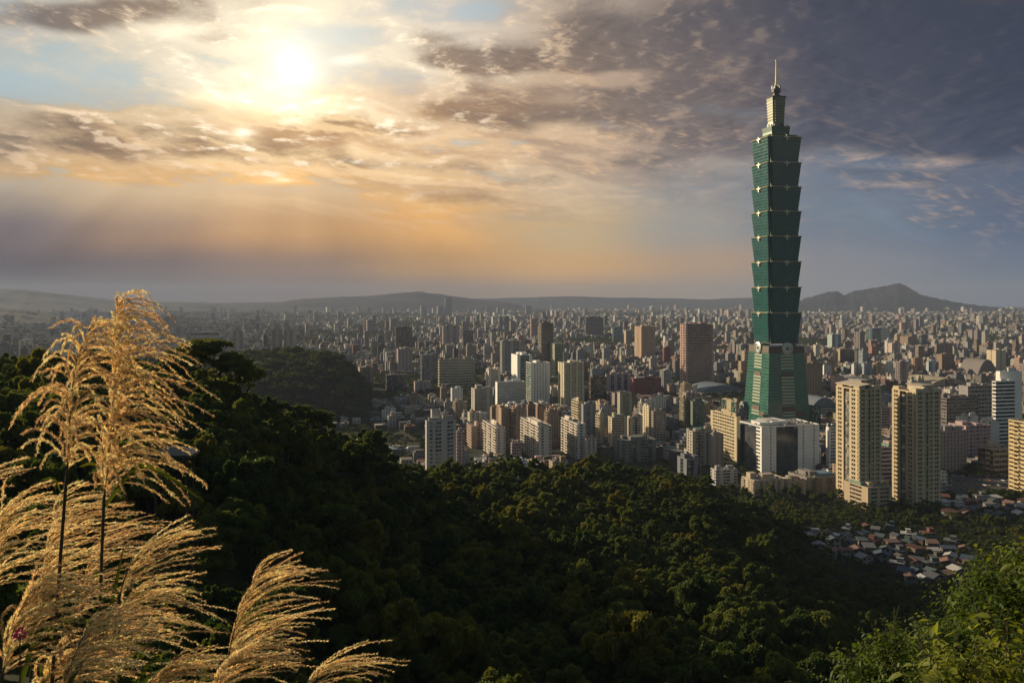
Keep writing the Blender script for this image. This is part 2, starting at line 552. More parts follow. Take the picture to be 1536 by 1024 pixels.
# ------------------------------------------------------------------ the ground: plain, home hill, far hills
n = 48
ang = np.linspace(0, 2 * math.pi, n, endpoint=False)
gv = [[0, 9000, 0]] + [[14800 * math.cos(a), 9000 + 14800 * math.sin(a), 0] for a in ang]
me = mesh_from('city_plain', gv, tris=[[0, i + 1, (i + 1) % n + 1] for i in range(n)])
tag(link('ground', me, M['city_floor']), kind='structure')

KP = np.array([-700, -300, 0, 150, 300, 400, 500, 560, 640, 760, 900, 1020, 1130, 1200, 1300, 1400, 1536, 1900], float)
KD = np.array([0, 3, 6, 15, 40, 80, 120, 180, 250, 330, 400, 470, 540, 620, 700, 800, 900, 1000], float)
HT = {
    -700: [182, 181.3, 180, 176, 166, 160, 158, 158, 160, 160, 152, 140, 126, 100, 60, 20, 0, 0],
    -300: [182, 181.2, 179.8, 175.5, 164, 157, 155, 156, 159, 157, 146, 134, 118, 90, 50, 14, 0, 0],
    0:    [182, 181, 179.5, 175, 162, 153, 150, 152, 156, 152, 140, 128, 110, 80, 40, 10, 0, 0],
    150:  [182, 181, 179.4, 174.6, 161, 151, 148, 150, 155, 149, 136, 120, 100, 70, 34, 8, 0, 0],
    300:  [182, 181, 179.3, 174.2, 160, 149, 146, 148, 151, 143, 126, 104, 80, 50, 22, 4, 0, 0],
    400:  [182, 180.9, 179.2, 173.8, 159, 145, 140, 141, 143, 133, 108, 76, 46, 22, 6, 0, 0, 0],
    500:  [182, 180.9, 179.1, 173.4, 158.5, 140, 129, 125, 125, 125, 98, 62, 32, 10, 2, 0, 0, 0],
    560:  [182, 180.9, 179.1, 173.3, 158, 140, 126, 120, 119, 119, 104, 70, 38, 14, 4, 0, 0, 0],
    640:  [182, 180.9, 179, 173.2, 158, 140, 122, 108, 98, 95, 95, 82, 50, 24, 8, 0, 0, 0],
    760:  [182, 180.9, 179, 173.2, 158, 140, 122, 107, 96, 89, 88, 83, 58, 26, 8, 0, 0, 0],
    900:  [182, 180.9, 179, 173.2, 158, 140, 122, 106, 95, 87, 83, 82, 72, 34, 8, 0, 0, 0],
    1020: [182, 180.9, 179, 173.2, 158, 139, 121, 105, 93, 85, 79, 74, 62, 30, 8, 0, 0, 0],
    1130: [182, 180.9, 179, 173.2, 158, 138, 120, 102, 87, 74, 64, 55, 44, 22, 6, 0, 0, 0],
    1200: [182, 180.9, 179, 173.2, 157, 135, 117, 97, 79, 61, 50, 40, 31, 19, 7, 0, 0, 0],
    1300: [182, 180.9, 179, 173.2, 156, 133, 115, 92, 70, 48, 30, 22, 18, 11, 4, 0, 0, 0],
    1400: [182, 180.9, 179, 173.2, 155, 131, 112, 87, 64, 41, 24, 18, 14, 8.5, 3, 0, 0, 0],
    1536: [182, 180.9, 179, 173.2, 155, 131, 112, 87, 62, 40, 24, 18, 13, 8, 3, 0, 0, 0],
    1900: [182, 180.9, 179, 173.2, 155, 131, 112, 87, 62, 40, 24, 18, 13, 8, 3, 0, 0, 0],
}
HZ = np.array([HT[int(k)] for k in KP], float)


def Hbase(x, y):
    x, y = np.atleast_1d(np.asarray(x, float)), np.atleast_1d(np.asarray(y, float))
    p = np.clip(x / np.maximum(y, 8.0) * FPX + CX, KP[0], KP[-1] - 1e-3)
    d = np.clip(y, 0, KD[-1] - 1e-3)
    i = np.clip(np.searchsorted(KP, p, 'right') - 1, 0, len(KP) - 2)
    j = np.clip(np.searchsorted(KD, d, 'right') - 1, 0, len(KD) - 2)
    u = (p - KP[i]) / (KP[i + 1] - KP[i]); u = u * u * (3 - 2 * u)
    w = (d - KD[j]) / (KD[j + 1] - KD[j])
    return (HZ[i, j] * (1 - u) + HZ[i + 1, j] * u) * (1 - w) + (HZ[i, j + 1] * (1 - u) + HZ[i + 1, j + 1] * u) * w


def H(x, y):
    """height of the home hill above the plain"""
    y = np.atleast_1d(np.asarray(y, float)); x = np.atleast_1d(np.asarray(x, float))
    z = Hbase(x, y)
    amp = np.clip((y - 30) / 150, 0, 1) * np.clip(z / 40, 0, 1)
    return z + amp * (5.0 * (fbm(x / 45, y / 45, 3, 3) - .5))


ds = np.concatenate([np.linspace(-6, 12, 14), np.geomspace(13, 1000, 130)])
us = np.linspace(-1.25, 1.25, 190)
yy_, uu_ = np.meshgrid(ds, us, indexing='ij')
xx_ = uu_ * (np.maximum(yy_, 0) + 10)
zz_ = H(xx_.ravel(), yy_.ravel()).reshape(xx_.shape)
zz_ = np.where(zz_ < .5, -.6, zz_)
v = np.stack([xx_, yy_, zz_], -1).reshape(-1, 3)
nu = len(us)
i, j = np.meshgrid(np.arange(len(ds) - 1), np.arange(nu - 1), indexing='ij')
q = np.stack([i * nu + j, i * nu + j + 1, (i + 1) * nu + j + 1, (i + 1) * nu + j], -1).reshape(-1, 4)
tag(link('hillside', mesh_from('hillside', v, quads=q, smooth=True), M['soil']), kind='structure')


def knoll(x, y):
    """height of the separate wooded knoll at the edge of the city"""
    p = x / y * FPX + CX
    top = np.interp(p, [-200, 120, 300, 340, 390, 430, 480, 505, 525, 540, 556], [44, 58, 70, 76, 80, 83, 82, 76, 56, 30, 0])
    t = np.clip((y - 1240) / 500, 0, 1)
    return top * np.sin(np.pi * t) ** .6 * (1 + .22 * (fbm(x / 60, y / 60, 21, 3) - .5))


kys, kus = np.linspace(1240, 1740, 30), np.linspace(-200, 560, 90)
yq, uq = np.meshgrid(kys, kus, indexing='ij')
xq = (uq - CX) / FPX * yq
zq = np.where(knoll(xq, yq) < .3, -.5, knoll(xq, yq))
i, j = np.meshgrid(np.arange(29), np.arange(89), indexing='ij')
q = np.stack([i * 90 + j, i * 90 + j + 1, (i + 1) * 90 + j + 1, (i + 1) * 90 + j], -1).reshape(-1, 4)
tag(link('hill', mesh_from('hill', np.stack([xq, yq, zq], -1).reshape(-1, 3), quads=q, smooth=True), M['soil']), kind='structure')


def far_range(name, prof, D, depth, amp, seed, ybase=None):
    """a range of hills whose crest follows prof (photo px, py) at depth D"""
    px = np.array([p[0] for p in prof], float); py = np.array([p[1] for p in prof], float)
    us = np.linspace(px[0], px[-1], 240)
    zc = EYE + (HY - np.interp(us, px, py)) / FPX * D
    xs = (us - CX) / FPX * D
    ts = np.linspace(-1, 1, 26)
    V = []
    for t in ts:
        k = (1 - abs(t)) ** 1.15
        wob = fbm(xs / (D * .03) + 7 * t, np.full_like(xs, t * 5.0 + seed), seed, 5) - .5
        z = np.maximum(zc, 0) * k * (1 + .9 * wob * (1 - k)) + wob * amp * (.25 + .75 * (1 - abs(k * 2 - 1)))
        z += (fbm(xs / (D * .004), np.full_like(xs, t * 20.), seed + 9, 3) - .5) * amp * .25
        V.append(np.stack([xs * (1 + t * depth / D), np.full_like(xs, D + t * depth), np.where(abs(t) > .99, -2, z)], 1))
    v = np.concatenate(V); nu = len(us)
    i, j = np.meshgrid(np.arange(len(ts) - 1), np.arange(nu - 1), indexing='ij')
    q = np.stack([i * nu + j, i * nu + j + 1, (i + 1) * nu + j + 1, (i + 1) * nu + j], -1).reshape(-1, 4)
    tag(link(name, mesh_from(name, v, quads=q, smooth=True), M['far_hill']), kind='structure')


far_range('hills', [(-500, 425), (-200, 428), (0, 432), (40, 433), (90, 440), (160, 447), (200, 452), (330, 453), (420, 452), (455, 447), (500, 445), (560, 442), (600, 438), (628, 436), (660, 440), (700, 446), (760, 452), (800, 462)], 12500, 1700, 60, 3)
far_range('hills', [(-500, 445), (-200, 448), (-20, 459), (30, 463), (70, 470), (120, 478), (150, 486)], 6500, 900, 45, 8)
far_range('hills', [(600, 452), (680, 448), (760, 446), (830, 444), (860, 443.5), (900, 445), (960, 446), (1010, 447), (1060, 449), (1090, 447), (1130, 446), (1180, 450), (1260, 460)], 16500, 1500, 40, 5)
far_range('mountains', [(1130, 466), (1180, 458), (1205, 449), (1222, 442), (1240, 437), (1254, 435), (1268, 441), (1281, 434), (1300, 432), (1322, 429), (1337, 427), (1345, 424), (1353, 425), (1366, 432), (1382, 441), (1400, 445), (1420, 450), (1440, 454), (1464, 457), (1490, 460), (1515, 463), (1560, 468), (1620, 472)], 12000, 1500, 120, 12)

# ------------------------------------------------------------------ the green glass skyscraper
GRID = math.radians(15.0)                  # the street grid of the city is turned by this much


def make_green_glass(name, c, rough):
    m, b, bs = material(name)
    tc = b.node('ShaderNodeTexCoord')
    p = tc.outputs['Object']
    x, y, z = b.sep(p)
    cell = b.vm('FLOOR', b.vm('DIVIDE', b.vm('ADD', p, (300, 300, .2)), (3.0, 3.0, 4.2)))
    wn = b.node('ShaderNodeTexWhiteNoise', noise_dimensions='3D')
    b.put(wn.inputs['Vector'], cell)
    big = b.noise(p, .05, 3, .6)
    k = b.add(b.m('MULTIPLY_ADD', wn.outputs['Value'], .30, .85), b.mul(b.sub(big, .5), .6))
    b.put(bs.inputs['Base Color'], b.vm('SCALE', c, k))
    b.put(bs.inputs['Roughness'], b.m('MULTIPLY_ADD', wn.outputs['Value'], .12, rough))
    bs.inputs['Specular IOR Level'].default_value = .7
    return m


M['green_glass'] = make_green_glass('green_curtain_glass', (.016, .082, .082), .08)
M['green_pale'] = make_green_glass('pale_green_glass', (.024, .105, .086), .1)
M['green_fin'] = simple('green_floor_fin', (.045, .135, .100), .4, .1, var=.15)
M['cream_band'] = simple('cream_band', (.33, .37, .28), .5, .0, var=.2)
M['gold_trim'] = simple('gold_trim', (.40, .345, .23), .4, .3, var=.25)
M['rust_band'] = simple('rust_red_band', (.085, .062, .052), .6, var=.3)
M['crown_band'] = simple('crown_band', (.17, .17, .12), .4, .3, var=.3)
M['orn'] = simple('ornament_metal', (.40, .38, .32), .4, .4, var=.2)
M['steel_disc'] = simple('steel_disc', (.36, .40, .40), .4, .5, var=.15)
M['gold_metal'] = simple('gold_metal', (.85, .62, .28), .3, .8, var=.1)


def notched(w, n, z):
    """square of side w with stepped corners of size n"""
    h = w / 2
    return np.array([[-h + n, -h, z], [h - n, -h, z], [h - n, -h + n, z], [h, -h + n, z], [h, h - n, z], [h - n, h - n, z],
                     [h - n, h, z], [-h + n, h, z], [-h + n, h - n, z], [-h, h - n, z], [-h, -h + n, z], [-h + n, -h + n, z]])


def square(w, z, d=None):
    h = w / 2; g = (d or w) / 2
    return np.array([[-h, -g, z], [h, -g, z], [h, g, z], [-h, g, z]])


def build_tower():
    D0 = 1160.0
    c = at(1164, 448, D0); c.z = 0
    # turn so that the left face takes 38 % of the width seen
    u = Vector((-c.x, -c.y)).normalized(); l = Vector((u.y, -u.x))
    if l.x > 0: l = -l
    nl = u * .527 + l * .85
    rz = math.atan2(nl.y, nl.x) + math.pi            # local -x looks along nl
    s = D0 / FPX
    Z = lambda py: EYE + (HY - py) * s
    t = empty('glass_skyscraper', c, rz)
    tag(t, 'tall green glass skyscraper of eight flared tiers stacked like bamboo, topped by a spire', 'skyscraper')
    # --- sloping base
    zt, zb = Z(517), 0.0
    w_t, w_b = 51.5, 66.5
    W = lambda z: w_b + (w_t - w_b) * z / zt
    link('base_shaft', loft([square(W(zb), zb), square(W(zt), zt)], name='base_shaft'), M['green_pale'], t)
    fins, creams, rusts = [], [], []
    fl = 4.2
    nf = int(zt / fl)
    for i in range(1, nf + 1):
        z = i * fl; w = W(z)
        if z > zt - 1: break
        fins.append(loft([square(w + .5, z), square(w + .45, z + .7)]))
    link('floor_fins', join_meshes('floor_fins', fins), M['green_fin'], t)
    dirs = [(0, -1), (1, 0), (0, 1), (-1, 0)]
    def panel(side, cxl, wid, z0, z1, proud, lean=True):
        """slab lying on one sloping face: offset along the face, width, heights, how far it stands out"""
        dx, dy = dirs[side]; tx, ty = -dy, dx
        rr = []
        for z in (z0, z1):
            r = W(z) / 2 if lean else w_t / 2
            ring = []
            for a_, o_ in ((-wid / 2, -.3), (wid / 2, -.3), (wid / 2, proud), (-wid / 2, proud)):
                ring.append((dx * (r + o_) + tx * (cxl + a_), dy * (r + o_) + ty * (cxl + a_), z))
            rr.append(np.array(ring))
        return loft(rr)
    for side in range(4):
        for i in range(6, nf):
            z = i * fl
            if any(abs(z - q) < 4.5 for q in (Z(560), Z(611))): continue
            creams.append(panel(side, 0, 19, z + 1.2, z + 3.2, .62))
        for zz, h, wd in ((Z(517) - 9.5, 9.0, w_t), (Z(562), 5.5, 17), (Z(613), 6.5, 20)):
            rusts.append(panel(side, 0, wd - .4, zz, zz + h, .75))
        rusts.append(panel(side, 17, 13, Z(620), Z(620) + 6, .75))
    for q in creams: link('cream_band', q, M['cream_band'], t)
    for q in rusts: link('rust_band', q, M['rust_band'], t)
    for side in range(4):
        dx, dy = dirs[side]
        r0 = W(Z(521)) / 2
        ring0 = circle(8.2, 0, 28); ring1 = circle(8.2, 2.6, 28); ring2 = circle(6.2, 3.2, 28); ring3 = circle(5.9, 2.5, 28)
        me = loft([ring0, ring1, ring2, ring3])
        o = link('medallion', me, M['steel_disc'], t)
        o.location = (dx * (r0 - .4), dy * (r0 - .4), Z(521))
        o.rotation_euler = (math.radians(90), 0, math.atan2(dy, dx) + math.pi / 2)
        sq = link('medallion_hole', boxes([[0, 0, 2.2, 3.4, 3.4, .9]]), M['dark'], o)
    # --- eight flared tiers
    ys = [512, 468.2, 430.6, 393, 355.6, 319, 283, 247.3, 209.5]
    for k in range(8):
        z0, z1 = Z(ys[k]), Z(ys[k + 1])
        wb_, wt_ = 44.6, 51.2
        e = empty('tier', (0, 0, z0)); e.parent = t
        hgt = z1 - z0
        link('tier_glass', loft([notched(wb_, 4.2, 0), notched(wt_, 4.7, hgt - .9)], name='tier_glass'), M['green_glass'], e)
        fins = []
        for i in range(1, 8):
            z = hgt * i / 8; w = wb_ + (wt_ - wb_) * i / 8
            fins.append(loft([notched(w + .45, 4.6, z - .3), notched(w + .5, 4.6, z + .3)]))
        link('tier_fins', join_meshes('tier_fins', fins), M['green_fin'] if k == 99 else M['tier_fin'], e)
        link('tier_rim', loft([notched(wt_ + 1.4, 4.4, hgt - .85), notched(wt_ + 1.9, 4.4, hgt + .1), notched(wt_ - 2, 4.6, hgt + .12)], name='tier_rim'), M['gold_trim'], e)
        for dx, dy in dirs:
            r = wt_ / 2 + 1.0
            tx, ty = abs(dy), abs(dx)
            orn = [boxes([[dx * r, dy * r, hgt - 2.0, 9 * tx + .9 * ty, 9 * ty + .9 * tx, 1.5],
                          [dx * r * 1.004, dy * r * 1.004, hgt - 5.8, 1.7 * tx + 1.0 * ty, 1.7 * ty + 1.0 * tx, 4.0],
                          [dx * r * 1.004, dy * r * 1.004, hgt + .2, 2.0 * tx + 1.0 * ty, 2.0 * ty + 1.0 * tx, 1.4]])]
            link('tier_ornament', join_meshes('tier_ornament', orn), M['orn'], e)
    # --- dark core between the stepped corners
    link('corner_column', loft([square(42.0, Z(514)), square(42.0, Z(209))], name='corner_column'), M['dark'], t)
    # --- crown
    zc = Z(209.5)
    link('crown_step', loft([notched(40, 3, zc - .3), notched(42.5, 3, zc + 3), notched(27, 2, zc + 3.2), notched(27, 2, zc + 9), notched(28.5, 2, zc + 16), notched(18, 2, zc + 16.1)], name='crown_step'), M['crown_dark'], t)
    bx = []
    for i in range(16):
        a_ = random.uniform(-11, 11); b_ = random.choice([-1, 1]) * random.uniform(9, 12)
        if i % 2: a_, b_ = b_, a_
        bx.append([a_, b_, zc + 15.8, random.uniform(1.5, 3.5), random.uniform(1.5, 3.5), random.uniform(1.5, 5)])
    for q in bx: link('roof_plant', boxes([q], name='roof_plant'), M['dark'], t)
    zs = zc + 16
    z2 = Z(148)
    link('crown_shaft', loft([notched(17.5, 2.2, zs - .2), notched(16.5, 2.2, zs + 8), notched(18.5, 2.4, z2 - 12), notched(19.5, 2.4, z2 - 4), notched(20, 2.4, z2)], name='crown_shaft'), M['crown_glass'], t)
    fins = []
    for i in range(9):
        z = zs + 3 + i * (z2 - zs - 6) / 9
        w = 16.8 + 3.0 * i / 9
        fins.append(loft([notched(w + .7, 2.3, z), notched(w + .7, 2.3, z + .8)]))
    link('crown_bands', join_meshes('crown_bands', fins), M['crown_band'], t)
    link('crown_deck', loft([notched(21.2, 2.3, z2), notched(21.8, 2.3, z2 + 1.4), notched(15, 2, z2 + 1.6), notched(10, 1, z2 + 3.5)], name='crown_deck'), M['dark'], t)
    z3 = Z(130)
    link('crown_cap', loft([circle(4.8, z2 + 3, 12), circle(4.4, z2 + 7, 12), circle(6.2, z2 + 8, 12), circle(6.2, z2 + 13, 12), circle(3.0, z2 + 13.5, 12), circle(2.6, z3 + .5, 12)], name='crown_cap'), M['dark'], t)
    bx = [[5.6 * math.cos(a_), 5.6 * math.sin(a_), z2 + 12, .9, .9, 5.5] for a_ in np.arange(8) * math.pi / 4]
    link('crown_finials', boxes(bx), M['dark'], t)
    ztip = Z(89)
    link('spire', loft([circle(2.2, z3, 10), circle(1.2, z3 + 6, 10), circle(.85, z3 + 20, 10), circle(.6, ztip - 4, 10), circle(.9, ztip - 3.2, 10), circle(.9, ztip - 1.5, 10), circle(.15, ztip, 10)], name='spire'), M['gold_metal'], t)
    return t


M['tier_fin'] = simple('tier_floor_fin', (.019, .082, .080), .3, .1, var=.2)
M['crown_dark'] = simple('crown_cladding', (.05, .10, .075), .4, .2, var=.3)
M['crown_glass'] = simple('crown_glass', (.09, .10, .08), .3, .3, var=.4, scale=.25)
TOWER = build_tower()

# ------------------------------------------------------------------ buildings
C = dict(beige=(.48, .40, .275), tan=(.38, .30, .21), white=(.74, .73, .71), grey=(.34, .335, .33), brown=(.23, .165, .125), pink=(.42, .29, .25), dark=(.085, .085, .095),
         cream=(.58, .52, .41), maroon=(.20, .07, .07), gold=(.56, .44, .24), slate=(.20, .22, .25), pale=(.52, .50, .47), mauve=(.33, .27, .27), teal=(.22, .36, .36), brick=(.30, .15, .11),
         olive=(.25, .24, .17), bluegrey=(.27, .32, .37))
GL = dict(dark=(.030, .034, .040), blue=(.035, .060, .095), green=(.030, .085, .065), grey=(.055, .058, .060), bronze=(.050, .038, .025), teal=(.05, .13, .14))
FOOT = []            # x, y, radius of everything built
HEROES = []          # xl, xr, depth, base row


def place(xl, xc, xr, D, rot, dflt):
    """corner, width along the front, depth along the left side, from the columns seen"""
    k = lambda p: (p - CX) / FPX
    cxw, cyw = k(xc) * D, D
    t = (math.cos(rot), math.sin(rot)); b = (-math.sin(rot), math.cos(rot))
    w = (k(xr) * cyw - cxw) / (t[0] - k(xr) * t[1])
    den = b[0] - k(xl) * b[1]
    d = (k(xl) * cyw - cxw) / den if abs(den) > .02 else -1
    if not 4 < d < 140: d = dflt if dflt else max(12.0, min(40.0, w * .8))
    return cxw, cyw, w, d, t, b


mirrors = []


def facade(w, d, h, n, front, side, sr=.46, dep=.5, bal=1.1, thin=.35, z0=0.0, seed=0):
    """boxes of one building's wall: floor slabs, piers, balconies on all four sides"""
    out = []; mirrors.clear()
    fh = h / n
    for fi, (pat, L, off) in enumerate(((front, w, d / 2), (side, d, w / 2), (front, w, d / 2), (side, d, w / 2))):
        nb = len(pat); bw = L / nb

        def put(u, z, lu, lz, inn, outw):
            # u centre along the face, inn = how far in, outw = how far out
            th = inn + outw; c_ = off - inn + th / 2
            if fi == 0: out.append([u, -c_, z, lu, th, lz])
            elif fi == 1: out.append([-c_, -u, z, th, lu, lz])
            elif fi == 2: out.append([-u, c_, z, lu, th, lz])
            else: out.append([c_, u, z, th, lu, lz])
        for bi, ch in enumerate(pat):
            u = -L / 2 + bw * (bi + .5)
            if ch == 'S':
                put(u, z0, bw, h - .05, dep, .06)
                continue
            if ch in 'DM':
                if ch == 'M': mirrors.append((fi, u, bw, off))
                continue
            if ch == 'V':
                put(u - bw * .34, z0, bw * .34, h - .05, dep, .06); put(u + bw * .34, z0, bw * .34, h - .05, dep, .06)
            for k in range(n):
                z = z0 + k * fh
                if ch == 'G':
                    put(u, z, bw, .3, dep, .02)
                elif ch == 'B':
                    put(u, z, bw, .35, dep, bal)
                    put(u, z + .35, bw * .96, fh * .30, -bal + .12, bal)
                    if k % 3 == seed % 3: put(u + bw * .3, z + .35, bw * .3, fh * .5, dep, .1)
                elif ch == 'V':
                    put(u, z, bw * .34, fh * .4, dep, .0)
                else:
                    put(u, z, bw, fh * sr, dep, .0)
            if ch in 'wB' and thin > 0:
                put(u - bw / 2, z0, thin, h - .08, dep, .03)
    return out


def roof_stuff(w, d, r, tall=1.0):
    """lift houses and plant boxes standing on a flat roof"""
    bx = []; sm = []
    nb = 2 + int(r.random() * 3)
    for i in range(nb):
        sx, sy = w * r.uniform(.14, .36), d * r.uniform(.2, .45)
        bx.append([r.uniform(-.5, .5) * (w - sx) * .9, r.uniform(-.5, .5) * (d - sy) * .9, 0, sx, sy, r.uniform(2.2, 5.5) * tall])
    for i in range(int(3 + w * d / 90)):
        sm.append([r.uniform(-.45, .45) * w, r.uniform(-.45, .45) * d, 0, r.uniform(.8, 2.5), r.uniform(.8, 2.5), r.uniform(.8, 2.2)])
    return bx, sm


_tank = {}


def tank_mesh():
    if 'm' not in _tank:
        _tank['m'] = loft([circle(1.1, 0, 10), circle(1.1, 2.2, 10), circle(.5, 2.7, 10)], name='water_tank')
        _tank['m'].materials.append(M['metal'])
    return _tank['m']


TINROOF = [(.24, .10, .07), (.12, .20, .30), (.15, .25, .20), (.40, .38, .36), (.55, .53, .50), (.30, .13, .10)]


def bld(name, label, cat, xl, xc, xr, yt, yb, col, n, front='wwwwww', side='wwww', glass='dark', sr=.46, detail=1, D=None, rot=GRID, dflt=None,
        group=None, thin=.35, roof=True, bal=1.1, hs=None, dep=.5, z0=0.0, base=0.0):
    D = D or EYE * FPX / (yb - HY)
    cxw, cyw, w, d, t, b = place(xl, xc, xr, D, rot, dflt)
    h = EYE + (HY - yt) / FPX * D - base
    return bld_at(name, label, cat, cxw + t[0] * w / 2 + b[0] * d / 2, cyw + t[1] * w / 2 + b[1] * d / 2, w, d, h, rot, col, n, front, side, glass, sr, detail, group, thin, roof, bal, dep, (xl, xr, D, yb), base)


def bld_at(name, label, cat, x, y, w, d, h, rot, col, n, front, side, glass, sr=.46, detail=1, group=None, thin=.35, roof=True, bal=1.1, dep=.5, span=None, base=0.0):
    r = random.Random(int(x * 7 + y * 13))
    col = C[col] if isinstance(col, str) else col
    g = GL[glass] if isinstance(glass, str) else glass
    FOOT.append((x, y, .5 * math.hypot(w, d)))
    if span: HEROES.append(span)
    o = empty(name, (x, y, base), rot)
    tag(o, label, cat, group)
    bx = facade(w, d, h, n, front, side, sr, dep, bal, thin, seed=r.randrange(9))
    ci = dep - .06
    mg = []
    for fi, u, bw, off in mirrors:
        c_ = off - dep + .35
        mg.append([[u, -c_, 1, bw, .7, h * .93], [-c_, -u, 1, .7, bw, h * .93], [-u, c_, 1, bw, .7, h * .93], [c_, u, 1, .7, bw, h * .93]][fi])
        if fi % 2 == 0: mg[-1][3] += .02
        else: mg[-1][4] += .02
    for fq in range(4):
        mq = [g_ for g_, m_ in zip(mg, list(mirrors)) if m_[0] == fq]
        if mq: link('mirror_panel', boxes(mq, name='mirror_panel'), M['mirror'], o)
    if detail >= 2:
        bx.append([0, 0, 0, w - 2 * dep + .04, d - 2 * dep + .04, h])
    bx.append([0, 0, h - .1, w + .25, .45, 1.2]); bx[-1][1] = -d / 2 + .12
    bx.append([0, d / 2 - .12, h - .1, w + .25, .45, 1.2])
    bx.append([-w / 2 + .12, 0, h - .1, .45, d - .25, 1.17]); bx.append([w / 2 - .12, 0, h - .1, .45, d - .25, 1.17])
    link('wall', boxes(bx, name='wall'), M['wall'], o, col)
    if detail >= 2:
        fh = h / n
        band = boxes([[0, 0, 0, w - 2 * ci + .12, d - 2 * ci + .12, fh * .86]], name='window_band'); band.materials.append(M['glass'])
        for k in range(min(n, 100)):
            wb = link('window_band', band, None, o, g)
            wb.location = (0, 0, k * fh + fh * .12)
    else:
        link('glazing', boxes([[0, 0, 0, w - 2 * ci, d - 2 * ci, h - .2]], name='glazing'), M['glass'], o, g)
    link('roof', boxes([[0, 0, h - .3, w - .6, d - .6, .5]], name='roof'), M['roof'], o)
    if roof:
        rs, small = roof_stuff(w, d, r)
        for q in rs + small: q[2] = h + .15
        kq = r.uniform(.7, 1.1)
        for q in rs: link('penthouse', boxes([q], name='penthouse'), M['wall'], o, tuple(min(.7, v * kq) for v in col))
        link('roof_clutter', boxes(small, name='roof_clutter'), M['wall'], o, (.22, .21, .20))
        if r.random() < .55:
            for k in range(r.randrange(1, 4)):
                tk = link('water_tank', tank_mesh(), None, o); tk.location = (r.uniform(-.35, .35) * w, r.uniform(-.35, .35) * d, h + .1)
        if r.random() < .35 and h < 60:
            sx, sy = w * r.uniform(.25, .5), d * r.uniform(.3, .6)
            link('roof_shed', boxes([[r.uniform(-.2, .2) * w, r.uniform(-.2, .2) * d, h + .1, sx, sy, 2.9]]), M['wall'], o, r.choice(TINROOF))
    o['size'] = (w, d, h)
    return o


def cyl(name, parent, r, z0, z1, mat, x=0, y=0, n=20, col=None, r1=None):
    return link(name, loft([circle(r, z0, n, x, y), circle(r1 or r, z1, n, x, y)], name=name), mat, parent, col)


AB, OB = 'apartment_building', 'office_building'
# --- the pair of tall beige apartment towers, nearest on the city's edge
def beige_tower(label, xl, xc, xr, yt, yb, roofkind):
    o = bld('apartment_tower', label, 'apartment tower', xl, xc, xr, yt, yb, 'beige', 27, 'SwwSVDVwSwwS', 'SwwSDDDSwwSw', 'bronze', .42, 2,
            group='tall beige twin apartment towers', thin=.5, roof=False, dep=1.1, dflt=None)
    w, d, h = o['size']
    # rounded balconies bridging the glass strip on the left side and the slot in front
    for k in range(5):
        z = h * (.12 + .19 * k)
        b_ = link('round_balcony', loft([circle(w * .07, 0, 16), circle(w * .085, .6, 16), circle(w * .085, 1.9, 16)]), M['wall'], o, (.62, .54, .40))
        b_.location = (-w / 2 + .6, d * .0, z)
        b2 = link('round_balcony', loft([circle(w * .05, 0, 16), circle(w * .06, .6, 16), circle(w * .06, 1.6, 16)]), M['wall'], o, C['beige'])
        b2.location = (-w * .04, -d / 2 + .8, z + 4)
    link('glass_strip', boxes([[-w / 2 + 1.0, 0, 2, .8, d * .2, h - 6]]), M['glass'], o, (.16, .17, .17))
    # crown: corner turrets, a swept eave and a set-back roof house
    bx = []
    for sx in (-1, 1):
        for sy in (-1, 1):
            bx.append([sx * w * .36, sy * d * .36, h + .2, w * .24, d * .24, 3.2])
    link('roof_turrets', boxes(bx), M['wall'], o, C['beige'])
    eave = [[-w * .54, -d * .54, h + 3.4, 0], [w * .5, -d * .54, h + 3.4, 0], [w * .5, d * .5, h + 5.5, 0], [-w * .54, d * .5, h + 5.5, 0]]
    if roofkind:
        link('roof_eave', loft([np.array([[-w * .54, -d * .53, h + 3.0], [-w * .02, -d * .53, h + 4.6], [-w * .02, d * .5, h + 4.6], [-w * .54, d * .5, h + 3.0]]),
                                np.array([[-w * .54, -d * .53, h + 3.6], [-w * .02, -d * .53, h + 5.3], [-w * .02, d * .5, h + 5.3], [-w * .54, d * .5, h + 3.6]])]), M['wall'], o, (.5, .43, .33))
        link('roof_house', boxes([[w * .2, d * .12, h + .2, w * .42, d * .5, 6.5], [w * .2, d * .12, h + 6.6, w * .5, d * .56, .8]]), M['wall'], o, (.30, .28, .26))
        link('roof_frame', boxes([[w * .40, -d * .3, h + .2, .8, .8, 7], [w * .05, -d * .3, h + .2, .8, .8, 7], [w * .22, -d * .3, h + 7.1, w * .45, 1.0, .9]]), M['dark'], o)
    else:
        a_ = np.linspace(0, math.pi, 9)
        ring = lambda y_: np.array([[-w * .10 - w * .16 * math.cos(q), y_, h + .3 + 4.6 * math.sin(q)] for q in a_])
        link('roof_arch', loft([ring(-d * .5), ring(d * .1)], closed=True), M['wall'], o, (.5, .42, .32))
        link('roof_house', boxes([[w * .22, d * .05, h + .2, w * .46, d * .62, 4.8], [w * .22, d * .05, h + 5.05, w * .52, d * .68, .6]]), M['wall'], o, (.36, .32, .27))
    return o


